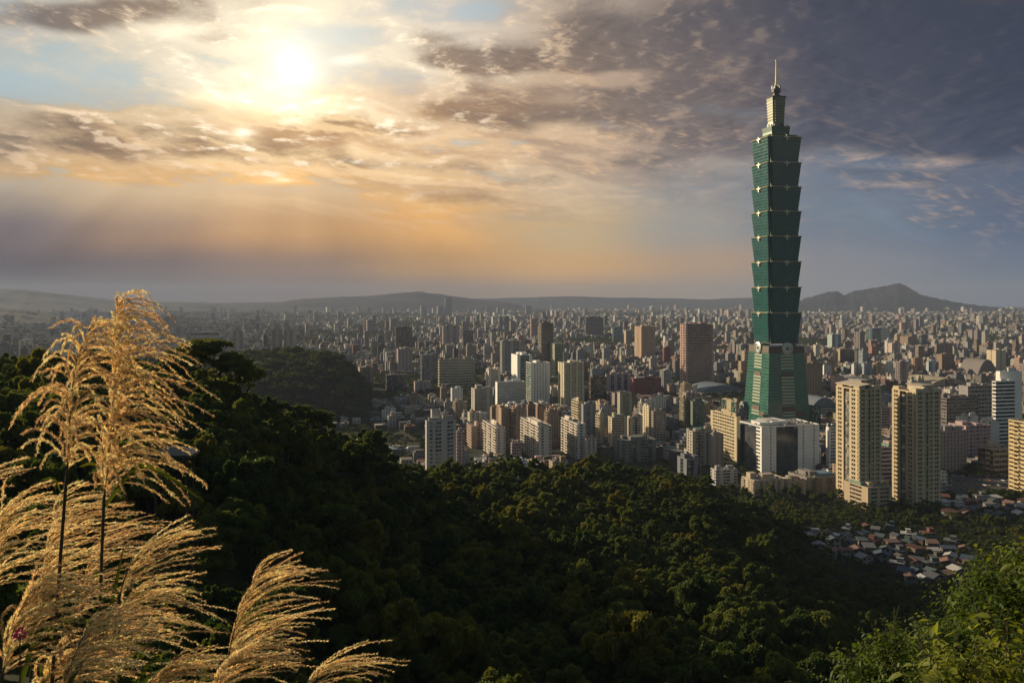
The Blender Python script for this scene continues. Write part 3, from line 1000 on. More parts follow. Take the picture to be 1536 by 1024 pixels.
beige_tower('tall beige apartment tower with slanted roof eave and gold-lit side, next to white offices', 1254, 1289, 1322, 585, 763, 1)
beige_tower('tall beige apartment tower with arched roof line, beside the purple-grey brick block', 1338, 1374, 1411, 589, 765, 0)
bld('tower_podium', 'low beige podium block with corner windows at the foot of the slant-roofed beige tower', 'podium', 1266, 1302, 1338, 733, 772, 'tan', 6, 'SwwSwwwS', 'SwwS', 'dark', .5, 1, D=722)
bld(AB, 'golden sunlit apartment tower cut by the frame edge', 'apartment building', 1513, 1572, 1600, 640, 748, 'gold', 17, 'SwwSwwS', 'wBwBwBw', 'bronze', .55, 2, thin=.2)
# --- the white complex with mirrored curtain walls
w1 = bld(OB, 'white office complex with big dark mirrored panels in front of the green skyscraper', 'office complex', 1110, 1142.5, 1229, 641, 716, 'white', 13, 'SSVSMMMMMMSVSSVS', 'wMMMMMMMMMMMwwwS', 'blue', .5, 1, D=880, thin=0, dep=.9)
w_, d_, h_ = w1['size']
link('curved_roof_hall', loft([np.array([[math.cos(q) * w_ * .20 - w_ * .12, y_, h_ + 4.5 * math.sin(q)] for q in np.linspace(0, math.pi, 10)]) for y_ in (-d_ * .05, d_ * .35)]), M['wall'], w1, (.45, .42, .38))
link('dark_side_pier', boxes([[-w_ / 2 - 1.6, d_ / 2 - 3, 0, 3, 6, h_ * .97]]), M['dark'], w1)
bld(OB, 'beige office slab with rows of dark slot windows immediately beside the white mirrored complex', 'office block', 1066, 1105, 1111, 626, 692, (.47, .40, .26), 13, 'SSS', 'SwwwwwwwwwS', 'dark', .52, 2, thin=.8)
bld(OB, 'pale building with a white flank wedged between the white complex and slant-roofed beige tower', 'office block', 1239, 1243, 1262, 642, 701, 'white', 12, 'SwwwwS', 'SSS', 'dark', .42, 1)
bld(OB, 'pink and white striped office block showing between the two tall beige towers', 'office block', 1318, 1321, 1349, 672, 722, (.50, .38, .38), 8, 'wwwwww', 'www', 'dark', .5, 1, thin=0)
bld(OB, 'purple-grey brick office block with a blue flat roof, close beside the arched-roof beige tower', 'office block', 1405, 1409, 1450, 648, 709, (.26, .23, .25), 10, 'VVVVVVVV', 'VVV', 'grey', .5, 2, thin=.4)
bld(OB, 'plaid pink office block with dark square windows beside the blue-roofed block', 'office block', 1446, 1449, 1485, 640, 691, (.40, .28, .29), 9, 'VwVwVwV', 'VVV', 'dark', .5, 2)
bld(OB, 'pale block with a blank curved white top behind the plaid pink office block', 'office block', 1434, 1440, 1467, 626, 668, 'pale', 9, 'SSwSS', 'SSS', 'grey', .5, 1)
bld(OB, 'plain light grey slab standing directly behind the gold-sided low block', 'office block', 1470, 1487, 1499, 633, 676, 'pale', 8, 'SSS', 'SwSw', 'grey', .5, 1)
bld(OB, 'low office block with a gold-lit glazed side beside the car park', 'office block', 1466, 1491, 1515, 675, 714, 'tan', 5, 'wwwwww', 'GGwG', 'bronze', .45, 2, thin=.2)
bld(OB, 'white tower with thin horizontal ribbon windows near the frame edge', 'office tower', 1488, 1494, 1532, 573, 668, 'white', 17, 'wwwwwwSS', 'ww', 'dark', .42, 2, thin=0)
bld('roof_block', 'bare white cabin block rising behind the ribbon-window white tower', 'tower', 1494, 1500, 1533, 558, 664, 'white', 20, 'SSSS', 'SS', 'grey')
bld(OB, 'wide dark office block with faint window rows behind the arched-roof beige tower', 'office block', 1405, 1420, 1468, 598, 643, (.17, .155, .15), 9, 'wwwwwwwwww', 'wwww', 'dark', .5, 1)
bld(OB, 'long grey hall-like office block with a pale angular gable end', 'office block', 1438, 1452, 1492, 580, 640, (.26, .25, .25), 10, 'wwwwwwww', 'SSSS', 'grey', .5, 1)
bld(OB, 'brown grid-fronted office tower half hidden by the foot of the green skyscraper', 'office tower', 1203, 1206, 1234, 546, 600, (.24, .18, .14), 14, 'VVVVVVV', 'VV', 'dark', .5, 2)
# --- mid-city towers
bld(OB, 'big pinkish-brown office tower with a dark crown of tall openings, left of the green skyscraper', 'office tower', 1020, 1029, 1070, 487, 579, (.36, .24, .215), 24, 'SwwwwwwwwwwwwwS', 'Vw', 'grey', .42, 2, thin=.15)
bld(OB, 'tan slab tower with a sunlit blank side and dark roof cabin, behind the mall roofs', 'office tower', 952, 962, 983, 490, 540, (.36, .26, .18), 18, 'SVVVVVVS', 'SVVS', 'bronze', .5, 2)
bld(OB, 'dark brown tower with close floor lines and a red crane on top', 'office tower', 808, 812, 830, 485, 566, (.22, .18, .14), 28, 'wwwww', 'ww', 'dark', .4, 2, thin=0)
bld(AB, 'big beige gridded apartment tower with a stepped crown among white towers', 'apartment tower', 837, 846, 876, 545, 614, (.50, .45, .33), 20, 'SwwwSwwwSwwwS', 'SwSwS', 'grey', .4, 2, thin=.5)
bld(OB, 'white tower with vertical ribs and rounded corner roof, right of the ribbon-window block', 'office tower', 789, 796, 825, 545, 608, 'white', 17, 'SVVVVVS', 'GGG', 'green', .45, 2)
bld(OB, 'wide white office block with close horizontal ribbon windows', 'office block', 743, 746, 787, 574, 610, 'white', 12, 'wwwwwwww', 'SS', 'dark', .5, 2, thin=0)
bld(OB, 'white tower with a green glass front half, rising behind the ribbon-window block', 'office tower', 767, 776, 798, 533, 586, 'white', 13, 'SGGGS', 'SSS', 'green', .4, 1)
bld(OB, 'slender pale green glass tower with a cream striped side', 'office tower', 825, 832, 845, 516, 568, (.52, .50, .38), 16, 'GGG', 'www', 'green', .5, 1, thin=0)
bld(OB, 'dark bronze glass cube building right of the beige gridded tower', 'office block', 883, 886, 910, 567, 606, (.07, .065, .055), 9, 'GGGGG', 'GG', 'bronze', .3, 1)
bld(OB, 'dark square office tower standing alone toward the far city', 'office tower', 877, 879, 905, 476, 506, 'dark', 14, 'wwwww', 'ww', 'grey', .4, 1)
bld(OB, 'small blue glass tower in the far city', 'office tower', 918, 920, 934, 491, 512, (.12, .25, .33), 8, 'GGG', 'GG', 'teal', .3, 1)
bld(OB, 'small tan tower next to the blue glass tower', 'office tower', 936, 939, 948, 496, 518, 'tan', 9, 'www', 'SS', 'dark')
bld(OB, 'slim maroon tower between the tan slab and the big pinkish tower', 'office tower', 994, 996, 1006, 522, 550, 'maroon', 10, 'VV', 'VV', 'dark')
bld('shopping_mall', 'long maroon shopping mall with a flat blank facade', 'shopping mall', 946, 950, 992, 568, 596, 'maroon', 4, 'SSSSwwSS', 'SSS', 'dark', .6, 1)
bld('shopping_mall', 'mauve mall with tall blue glazed bays beside the bronze glass cube', 'shopping mall', 908, 911, 946, 562, 592, 'mauve', 4, 'SGSGSGS', 'SS', 'blue', .6, 1)
bld(AB, 'dark olive apartment tower with curved balconies below the pinkish tower', 'apartment tower', 1020, 1026, 1038, 600, 646, (.30, .27, .18), 15, 'SBwBS', 'BB', 'dark', .4, 1)
bld(AB, 'dark teal glass apartment tower with a bright edge strip, beside the olive one', 'apartment tower', 1035, 1039, 1057, 603, 648, (.15, .18, .15), 15, 'GwGwS', 'SS', 'green', .4, 1)
bld(OB, 'grey-brown domed low tower with balcony rings in the mall district', 'apartment tower', 926, 930, 948, 590, 634, (.30, .29, .22), 13, 'SwwS', 'SS', 'dark', .45)
# --- left part of the mid city
bld(OB, 'dark glass slab tower with a pale frame, left of the city centre', 'office tower', 592, 594, 618, 491, 545, (.13, .12, .12), 17, 'SGGGGS', 'GG', 'dark', .3, 1)
bld(OB, 'grey ribbed tower attached below the dark glass slab', 'office tower', 595, 597, 618, 524, 560, 'mauve', 11, 'VVVV', 'VV', 'grey')
bld(OB, 'very dark low cube building above the low-rise roofs', 'office block', 578, 580, 610, 563, 588, 'dark', 7, 'GGGG', 'GG', 'dark', .3)
bld(OB, 'pale low blank building right of the dark cube', 'office block', 621, 623, 646, 573, 587, 'mauve', 4, 'SVVS', 'SS', 'grey')
bld(OB, 'brown building with an arched top at the wooded spur', 'office block', 537, 540, 560, 552, 580, 'brown', 7, 'SwwS', 'SS', 'dark')
bld(OB, 'blue-grey mirrored tower left of the wide window-grid block', 'office tower', 630, 633, 658, 533, 574, (.16, .18, .21), 12, 'GGSGG', 'GG', 'blue', .3)
bld(OB, 'wide window-grid office block with long flat roof', 'office block', 657, 659, 712, 540, 580, (.36, .34, .27), 10, 'wwwwwwwwwwww', 'ww', 'dark', .5, 2)
bld(AB, 'grey twin-shaft tower behind the white apartment slab', 'apartment tower', 750, 753, 782, 512, 563, 'grey', 18, 'SwwSwwS', 'ww', 'dark')
bld(AB, 'white apartment slab left of the white ribbon-window block', 'apartment building', 729, 733, 751, 555, 584, (.60, .56, .50), 9, 'SwwwS', 'SwS', 'dark')
bld(AB, 'grey curved-front apartment tower in front of the white slab', 'apartment tower', 707, 712, 739, 584, 622, (.40, .37, .33), 14, 'BwBwSw', 'SwS', 'dark')
bld(OB, 'grey twin towers cluster beyond the window-grid block', 'office tower', 663, 665, 689, 489, 520, 'mauve', 12, 'SwSwS', 'ww', 'dark')
bld(OB, 'dark rounded tower close to the grey twin cluster', 'office tower', 694, 697, 710, 496, 520, 'dark', 9, 'ww', 'ww', 'dark')
bld('distant_tower', 'slim dark twin shaft, the thinner of two in the far city left of the crane', 'tower', 748, 749, 754, 475, 500, 'slate', 12, 'ww', 'w', 'dark')
bld('distant_tower', 'slim dark twin shaft, the wider of two in the far city left of the crane', 'tower', 756, 757, 764, 475, 500, 'slate', 12, 'ww', 'w', 'dark')
bld('distant_tower', 'pinkish tower close behind the crane tower', 'tower', 795, 797, 807, 478, 508, 'pink', 12, 'ww', 'w', 'dark')
bld('distant_tower', 'lone tall dark tower breaking the hill line in the hazy distance', 'tower', 667, 668, 678, 446.5, 474, 'slate', 24, 'ww', 'w', 'dark', dflt=50)
bld('distant_tower', 'pale stub tower far off beneath the low ridge', 'tower', 788, 789, 797, 459, 474, 'mauve', 12, 'ww', 'w', 'dark')
bld('distant_tower', 'broad hazy block left of the lone tall dark tower', 'tower', 655, 657, 665, 459, 474, 'slate', 10, 'ww', 'w', 'dark')
bld('distant_tower', 'hazy stepped block two steps left of the lone tall dark tower', 'tower', 630, 632, 639, 459, 474, 'slate', 10, 'ww', 'w', 'dark')
bld('distant_tower', 'hazy grey block beyond the dark glass slab', 'tower', 549, 551, 563, 480, 500, 'mauve', 9, 'ww', 'w', 'dark')
bld('distant_tower', 'hazy grey stepped tower right of the hazy grey block', 'tower', 584, 586, 596, 478, 500, 'mauve', 9, 'ww', 'w', 'dark')
st = bld('sports_stadium', 'flat-roofed grey stadium hall behind the plume tips', 'stadium', 284, 286, 329, 499, 535, 'grey', 4, 'wwwwwwww', 'ww', 'dark', .6, roof=False)
for xl, xr, yt, lb in ((349, 364, 497, 'hazy pointed-top tower right of the flat stadium hall'), (408, 424, 495, 'hazy pointed-top tower, the broader of the close pair above the wooded spur'),
                       (426, 439, 495, 'hazy pointed-top tower, the slimmer of the close pair above the wooded spur')):
    o = bld('distant_tower', lb, 'tower', xl - .5, xl, xr, yt, 528, (.30, .25, .21), 20, 'wSw', 'w', 'dark', roof=False, dflt=26)
    w_, d_, h_ = o['size']
    link('pointed_roof', loft([square(w_ * .75, h_, d_ * .75), square(w_ * .7, h_ + 7, d_ * .7), square(w_ * .35, h_ + 9, d_ * .35), square(w_ * .3, h_ + 15, d_ * .3), square(.4, h_ + 22, .4)]), M['wall'], o, (.28, .22, .18))
# --- right part of the mid and far city
R = 'buildings beyond the green skyscraper'
for a in [('teal-sided white box building with a green stripe', 1298, 1304, 1335, 492, 513, 'white', 6, 'SGGGwww', 'GG', 'green'),
          ('pair of pale teal glass towers right of the green skyscraper', 1241, 1248, 1262, 502, 526, (.34, .42, .42), 12, 'GSG', 'SS', 'teal'),
          ('dark slim tower with a bright white right edge', 1281, 1290, 1297, 498, 529, (.16, .14, .14), 13, 'SS', 'VV', 'dark'),
          ('beige and dark paired blocks low behind the skyscraper', 1249, 1260, 1280, 524, 548, 'tan', 8, 'GGG', 'SVS', 'dark'),
          ('pale pink block with blank end near the far city', 1349, 1352, 1367, 484, 498, 'pink', 5, 'SwS', 'SS', 'grey'),
          ('brown blank-sided block in the far right city', 1350, 1362, 1375, 505, 521, 'brown', 6, 'SwSw', 'SS', 'grey'),
          ('blue-grey slab with slanted top right of the brown blank block', 1379, 1382, 1392, 502, 520, 'slate', 8, 'GG', 'GG', 'blue'),
          ('cream twin block with rounded top, upper right city', 1480, 1494, 1509, 526, 562, (.50, .42, .32), 10, 'SVS', 'SVS', 'grey'),
          ('row of brown and cream apartment shafts, the one nearest the skyscraper', 1277, 1281, 1291, 547, 566, 'pale', 7, 'SwS', 'S', 'grey'),
          ('blue-grey apartment shaft in the row right of the skyscraper', 1292, 1296, 1308, 546, 567, 'bluegrey', 7, 'SwwS', 'S', 'grey'),
          ('beige apartment shaft in the middle of the row right of the skyscraper', 1309, 1314, 1324, 545, 567, 'tan', 7, 'SwwS', 'Sw', 'grey'),
          ('pale end shaft of the apartment row right of the skyscraper', 1325, 1329, 1340, 545, 567, 'pale', 7, 'VVV', 'S', 'grey'),
          ('brown office block with tan end above the curved hall roof', 1405, 1413, 1432, 532, 560, 'brown', 8, 'wwww', 'SS', 'dark'),
          ('orange-brown apartment block near the curved hall roof', 1367, 1372, 1385, 538, 560, (.34, .22, .15), 7, 'SwwS', 'Sw', 'dark'),
          ('pale blue glass block beside the orange-brown apartment block', 1389, 1393, 1408, 543, 562, (.34, .40, .44), 6, 'GSG', 'SS', 'teal'),
          ('dark wide block with light fins in the upper right city', 1402, 1405, 1429, 516, 534, (.22, .16, .13), 5, 'VVVV', 'SS', 'dark'),
          ('rosy pale curved-front block left of the dark wide block', 1332, 1338, 1350, 515, 533, (.46, .36, .31), 6, 'SwS', 'SS', 'grey'),
          ('rusty red apartment block behind the slant-roofed tower', 1304, 1308, 1318, 520, 540, 'brick', 6, 'wSw', 'S', 'grey'),
          ('white small block with window dots right below the skyscraper waist', 1234, 1236, 1247, 549, 568, 'white', 6, 'www', 'S', 'grey'),
          ('grey pale block with a blank end beside the green park strip', 1246, 1252, 1266, 565, 590, 'pink', 6, 'SS', 'SS', 'grey'),
          ]:
    bld(OB, a[0], 'city building', *a[1:6], a[6], a[7], a[8], a[9], a[10], group=R)
# --- front rows of the mid city below the towers
F = 'apartment blocks along the foot of the wooded hill'
A = 'apartment building'
bld(AB, 'tall grey apartment slab with dark balcony columns, first tower above the hill trees', A, 638, 640, 684, 633, 722, (.40, .385, .37), 15, 'SwSBwSSBwS', 'SSS', 'grey', .45, 2, group=F, thin=.3, bal=1.3, D=850)
bld('stair_core', 'blank grey lift tower rising above the tall grey apartment slab', 'stair tower', 646, 648, 661, 616, 720, (.34, .33, .32), 20, 'SSS', 'SS', 'grey', D=868, roof=False, group=F)
bld(AB, 'pale narrow wing attached to the tall grey apartment slab', A, 683, 685, 697, 649, 705, 'mauve', 11, 'SwSw', 'Sw', 'dark', group=F)
bld(AB, 'low salmon apartment block with a lit window side, right of the grey slab', A, 700, 707, 728, 640, 672, (.46, .33, .26), 8, 'SSwSS', 'wwww', 'dark', group=F)
bld(AB, 'cream balcony-fronted apartment block, leftmost of the three white balcony blocks', A, 724, 744, 758, 643, 688, (.58, .52, .46), 11, 'SwSSw', 'BBwBBwBB', 'dark', group=F, bal=.9)
bld(AB, 'cream balcony-fronted apartment block, middle of the three white balcony blocks', A, 781, 808, 827, 640, 692, (.58, .52, .47), 12, 'SwSSw', 'BwBBwBBwB', 'dark', group=F, bal=.9)
bld(AB, 'cream balcony-fronted apartment block, rightmost of the three white balcony blocks', A, 842, 866, 878, 637, 688, (.60, .54, .47), 12, 'SwS', 'BwBBwBBwB', 'dark', group=F, bal=.9)
bld(AB, 'lower pale pink wing right of the rightmost white balcony block', A, 876, 879, 895, 659, 690, (.50, .42, .38), 8, 'SwSwS', 'SS', 'dark', group=F)
bld(AB, 'small grey apartment block between the leftmost and middle white balcony blocks', A, 766, 768, 782, 666, 696, 'mauve', 7, 'wwww', 'ww', 'dark', group=F)
bld(AB, 'brown curved apartment tower, first of the brown group behind the white balcony blocks', A, 735, 738, 748, 612, 650, 'brown', 12, 'wSw', 'SS', 'dark', group=F)
bld(AB, 'brown apartment tower with lit left edge, second of the brown group', A, 744, 752, 765, 613, 662, (.32, .23, .17), 13, 'SVVS', 'wS', 'dark', group=F)
bld(AB, 'brown and white apartment tower with balcony stack, third of the brown group', A, 764, 770, 789, 614, 664, (.29, .22, .18), 13, 'BSVVS', 'BB', 'dark', group=F)
bld(AB, 'dark brown flat-topped apartment tower, fourth of the brown group', A, 789, 792, 804, 608, 655, 'brown', 13, 'wSw', 'wS', 'dark', group=F)
bld(AB, 'reddish brown apartment tower, fifth of the brown group', A, 803, 806, 818, 611, 658, (.30, .20, .15), 13, 'VSV', 'wS', 'dark', group=F)
bld(AB, 'brown apartment tower with pale balcony edge, sixth of the brown group', A, 817, 822, 838, 618, 664, (.30, .23, .18), 12, 'SVVS', 'BB', 'dark', group=F)
bld(AB, 'tan curved apartment block at the end of the brown group', A, 834, 838, 850, 626, 664, 'tan', 10, 'wSw', 'SS', 'dark', group=F)
bld(AB, 'tan apartment tower with a golden balcony side, behind the rightmost white balcony block', A, 858, 868, 874, 602, 656, (.50, .42, .28), 14, 'SSS', 'BBBB', 'dark', group=F)
bld(AB, 'grey apartment tower joined to the golden balcony tower', A, 872, 875, 894, 607, 660, 'slate', 14, 'SwSw', 'SS', 'dark', group=F)
bld(AB, 'slim tan apartment shaft right of the grey tower', A, 894, 900, 906, 622, 668, (.44, .37, .27), 12, 'SSS', 'BB', 'dark', group=F)
bld(AB, 'cream apartment tower with barrel balconies, left of a matching pair', A, 912, 918, 941, 627, 672, (.46, .39, .29), 12, 'wwwwS', 'SwS', 'dark', group=F, thin=.3)
bld(AB, 'cream apartment tower with a glass centre strip, right of a matching pair', A, 941, 945, 964, 626, 670, (.50, .44, .36), 12, 'SwGwS', 'SS', 'dark', group=F)
bld(AB, 'cream pole-thin lit apartment shafts right of the matching cream pair', A, 964, 973, 978, 612, 664, (.54, .46, .32), 14, 'SwS', 'SwSwS', 'dark', group=F)
bld(AB, 'grey ribbed apartment block right of the lit cream shafts', A, 977, 980, 999, 618, 666, (.36, .32, .28), 13, 'wwww', 'ww', 'dark', group=F)
bld(AB, 'dark teal-windowed apartment block at the tree line below the cream pair', A, 920, 932, 984, 662, 694, (.17, .17, .165), 7, 'wSwGSwwGS', 'SSBS', 'green', group=F)
bld(AB, 'stepped cream and grey apartment block, left of the beige office slab', A, 1030, 1039, 1072, 648, 698, (.37, .33, .28), 11, 'SwGwSwGS', 'SwSwS', 'dark', group=F)
bld(AB, 'pale narrow block with two window strips attached to the stepped cream block', A, 1068, 1070, 1085, 652, 700, (.34, .30, .27), 11, 'SVSV', 'SS', 'dark', group=F)
bld(AB, 'low dark blue-grey glass block at the tree edge below the stepped cream block', A, 1016, 1030, 1052, 690, 716, (.15, .17, .20), 5, 'GGSG', 'SGS', 'dark', group=F)
bld(AB, 'grey white terraced apartment pile at the tree edge below the beige office slab', A, 1066, 1074, 1106, 706, 738, (.40, .39, .39), 6, 'wSwwSw', 'wSw', 'dark', group=F, D=815)
bld(AB, 'beige apartment block with a square roof tower at the hill foot below the white complex', A, 1113, 1131, 1180, 722, 766, (.43, .36, .28), 10, 'SSwSBSwSBSw', 'BSwB', 'dark', .5, 2, group=F, D=775)
bld(AB, 'beige apartment wing with stacked balconies joining the roof-tower block', A, 1178, 1181, 1209, 724, 768, (.37, .32, .27), 10, 'SwSBBS', 'SS', 'dark', .5, 1, group=F, D=782)
bld(AB, 'dark grey apartment block with a lit brown edge left of the slant-roofed tower', A, 1207, 1210, 1262, 718, 766, (.20, .19, .18), 10, 'SwBwSwBwS', 'SS', 'grey', .5, 1, group=F, D=790)
bld(OB, 'green-and-tan glazed wing at the foot of the green skyscraper', 'podium', 1083, 1104, 1109, 603, 645, (.36, .30, .22), 5, 'SS', 'GSG', 'green', group=None)
bld(OB, 'narrow dark navy slab between the tan wing and the green skyscraper', 'office block', 1106, 1109, 1121, 614, 652, (.04, .05, .07), 8, 'GG', 'GG', 'blue')
bld(OB, 'dark green glass annex at the right foot of the green skyscraper', 'podium', 1203, 1208, 1232, 612, 652, (.05, .11, .10), 6, 'GGGG', 'GG', 'green', dflt=30)

# the red crane on the brown tower
o = empty('tower_crane', at(819, 484, 1985)); tag(o, 'thin red crane standing on the roof of the dark brown tower', 'crane')
link('mast', boxes([[0, 0, -3, 2.2, 2.2, 16]]), M['rust_band'], o)
me = boxes([[0, 0, 0, 1.3, 1.3, 24]]); j_ = link('jib', me, M['rust_band'], o); j_.location = (0, 0, 11); j_.rotation_euler = (0, math.radians(-32), 0)
link('counterweight', boxes([[3.5, 0, 9.5, 6, 2, 2.4]]), M['dark'], o)


def vault(name, label, cat, xl, xr, yt, yb, col, depth=40, D=None, rise=.55, rot=GRID, ends=None):
    """long hall under a curved roof"""
    D = D or EYE * FPX / (yb - HY)
    p0, p1 = at(xl, HY, D), at(xr, HY, D)
    w = (p1 - p0).length; h = EYE + (HY - yt) / FPX * D
    o = empty(name, ((p0.x + p1.x) / 2, D + depth / 2, 0), rot); tag(o, label, cat)
    FOOT.append((o.location.x, o.location.y, w * .45)); HEROES.append((xl, xr, D, yb))
    q = np.linspace(0, 1, 14)
    hb = h * (1 - rise)
    ring = lambda y_: np.array([[(t_ - .5) * w, y_, hb + (h - hb) * (1 - (2 * t_ - 1) ** 2)] for t_ in q] + [[.5 * w, y_, hb - .5], [-.5 * w, y_, hb - .5]])
    link('roof', loft([ring(-depth / 2), ring(depth / 2)], name='roof', smooth=False), M['wall'], o, col)
    link('wall', boxes(facade(w * .97, depth * .95, hb - .2, 3, 'wwwwwwwwww', 'wwww')), M['wall'], o, C['pale'])
    link('glazing', boxes([[0, 0, 0, w * .95, depth * .92, hb - .3]]), M['glass'], o, GL['dark'])
    return o


vault('exhibition_hall', 'long slate-blue curved roof hall at the foot of the pinkish tower', 'hall', 1046, 1112, 577, 592, (.13, .16, .20), 70)
vault('exhibition_hall', 'long sandy curved roof hall in the right-hand city', 'hall', 1380, 1452, 567, 586, (.34, .29, .21), 90)
vault('exhibition_hall', 'dark blue barrel-roofed mall beside the green skyscraper', 'hall', 1208, 1252, 596, 622, (.13, .15, .19), 60)
vault('exhibition_hall', 'white shallow-vaulted hall with dark front near the beige tower tops', 'hall', 1262, 1320, 566, 582, (.28, .27, .25), 60)
vault('theatre', 'striped stepped theatre roof shaped like a hill near the frame edge', 'theatre', 1458, 1496, 539, 566, (.17, .155, .15), 60, rise=.9)
o = empty('sail_canopy', at(1034, 593, 1600)); o.location.z = 0
tag(o, 'pale triangular sail-shaped canopy in front of the slate curved hall', 'canopy')
link('sail', loft([np.array([[-26, 0, 2], [13, -6, 2], [13, 6, 2.0], [-26, 2, 2.5]]), np.array([[-8, 0, 12], [14, -5, 12], [14, 5, 12], [-8, 2, 12]]), np.array([[12, 0, 22], [15, -1, 23], [15, 1, 23], [12, 1, 22]])]), M['wall'], o, (.50, .44, .38))
FOOT.append((o.location.x, o.location.y, 30))

# ------------------------------------------------------------------ the rest of the city on its street grid
cg, sg = math.cos(GRID), math.sin(GRID)
PAL = [('pale', 'pale grey'), ('mauve', 'mauve'), ('tan', 'tan'), ('brown', 'brown'), ('grey', 'grey'), ('white', 'white'), ('pink', 'pinkish'), ('cream', 'cream'), ('slate', 'slate'), ('beige', 'beige'), ('brick', 'brick-red'), ('bluegrey', 'blue-grey')]
PW = np.array([.16, .12, .09, .09, .13, .15, .06, .06, .07, .03, .02, .02])
ROOFC = np.array([(.22, .20, .185), (.28, .26, .24), (.34, .31, .28), (.26, .12, .085), (.30, .17, .12), (.15, .22, .26), (.13, .20, .16), (.52, .49, .45), (.18, .16, .15)])
ROOFP = np.array([.24, .20, .14, .10, .07, .05, .05, .09, .06])


def lots(d0, d1, cell, kmax=.74, keep=.86):
    """building plots of a street grid, in world coordinates"""
    R_ = d1 * 1.3
    gi = np.arange(-int(R_ / cell), int(R_ / cell) + 1)
    gx, gy = np.meshgrid(gi, gi)
    gx, gy = gx.ravel(), gy.ravel()
    ux = gx * cell + (gx // 3) * cell * .55 + rng.uniform(-.08, .08, len(gx)) * cell
    uy = gy * cell + (gy // 2) * cell * .65 + rng.uniform(-.08, .08, len(gx)) * cell
    x = ux * cg - uy * sg; y = ux * sg + uy * cg
    ok = (y > d0) & (y < d1) & (np.abs(x) < kmax * y)
    ok &= (np.abs((ux + 90) % 520) > 15) & (np.abs((uy + 200) % 760) > 17)      # wide avenues
    x, y = x[ok], y[ok]
    ok = rng.random(len(x)) < keep
    return x[ok], y[ok]


def clear_of(x, y, pad=6):
    ok = np.ones(len(x), bool)
    for fx, fy, fr in FOOT:
        ok &= (x - fx) ** 2 + (y - fy) ** 2 > (fr * .72 + pad + 5) ** 2
    dx, dy = x - TOWER.location.x, y - TOWER.location.y
    ok &= dx * dx + dy * dy > 60 ** 2
    ok &= H(x, y) < 1.5
    ok &= ~((knoll(x, y) > .5) & (y > 1235) & (y < 1745))
    # open squares and the car park by the right edge
    px = CX + FPX * x / y; py = HY + FPX * EYE / y
    ok &= ~((px > 1410) & (px < 1540) & (py > 702))
    ok &= ~((px > 1195) & (py > 745))
    return ok


def cap_height(x, y, w, h):
    """lower a building until it no longer covers a landmark that the photograph shows down to its base"""
    px = CX + FPX * x / y; half = FPX * w / y * .75
    lim = h.copy()
    for xl, xr, D, yb in HEROES + [(1112, 1218, 1120, 652)]:
        m = (y < D) & (px + half > xl) & (px - half < xr)
        top = EYE - (yb - 3 - HY) * y / FPX          # height that would just reach row yb - 3
        lim = np.where(m, np.minimum(lim, np.maximum(top, 0)), lim)
    return lim


x, y = lots(790, 2700, 18.0, keep=.92)
ok = clear_of(x, y); x, y = x[ok], y[ok]
n = len(x)
px = CX + FPX * x / y
u = rng.random(n)
h = np.where(u < .66, rng.uniform(7, 17, n), np.where(u < .93, rng.uniform(15, 30, n), rng.uniform(28, 60, n)))
lowrise = (px < 665) & (y < 2000)
h = np.where(lowrise, rng.uniform(4.5, 11, n) + (rng.random(n) < .04) * 12, h)
h = np.where(y < 1050, np.minimum(h, rng.uniform(10, 30, n)), h)
w = rng.uniform(9.5, 17.2, n); d = rng.uniform(9.5, 17.2, n)
w = np.where(h > 26, w * 1.25, w)
big = (~lowrise) & (rng.random(n) < .16)
w = np.where(big, w * rng.uniform(1.3, 2.6, n), w); d = np.where(big, d * rng.uniform(.9, 1.8, n), d)
h = np.where(lowrise, np.maximum(cap_height(x, y, np.maximum(w, d), h), 4.6), cap_height(x, y, np.maximum(w, d), h))
green = (fbm(x / 140, y / 140, 40, 3) > .55) | (lowrise & (rng.random(len(x)) < .15)) | (h < 4.5)
GREENX, GREENY = x[green], y[green]
x, y, w, d, h, px, lowrise = [q[~green] for q in (x, y, w, d, h, px, lowrise)]
n = len(x)
area = FPX ** 2 * w * h / y ** 2
area = np.where((px > -40) & (px < 1580), area, 0)
area = np.where(lowrise, area * .4, area)
pick = np.argsort(-area)[:135]
rest = np.setdiff1d(np.arange(n), pick)
pats = ['SwwS', 'wwww', 'SVVS', 'SwBwS', 'wSwSw', 'BwBw', 'SwwwS', 'VVVV', 'wwSww', 'SBSBS']
used = {}
HREF = [(o_, CX + FPX * o_.location.x / o_.location.y, o_.location.y) for o_ in list(scene.objects) if o_.parent is None and o_.get('label') and o_.type == 'EMPTY']
SHORT = {}
for o_, p_, d_ in HREF:
    wds = o_['label'].replace(',', '').split()
    cut = next((i for i, q_ in enumerate(wds) if i > 1 and q_ in ('with', 'beside', 'behind', 'between', 'standing', 'next', 'close', 'right', 'left', 'in', 'of', 'at', 'rising', 'attached', 'above', 'wedged', 'showing', 'cut', 'below', 'near', 'half', 'toward', 'joining', 'joined', 'directly', 'immediately', 'low', 'first', 'second', 'third', 'fourth', 'fifth', 'sixth', 'leftmost', 'middle', 'rightmost', 'stacked')), len(wds))
    SHORT[o_.name] = ' '.join(wds[:min(cut, 6)])
HN = [SHORT[o_.name] for o_, p_, d_ in HREF]
HOK = [i for i in range(len(HREF)) if HN.count(HN[i]) == 1 and len(HN[i].split()) >= 3]
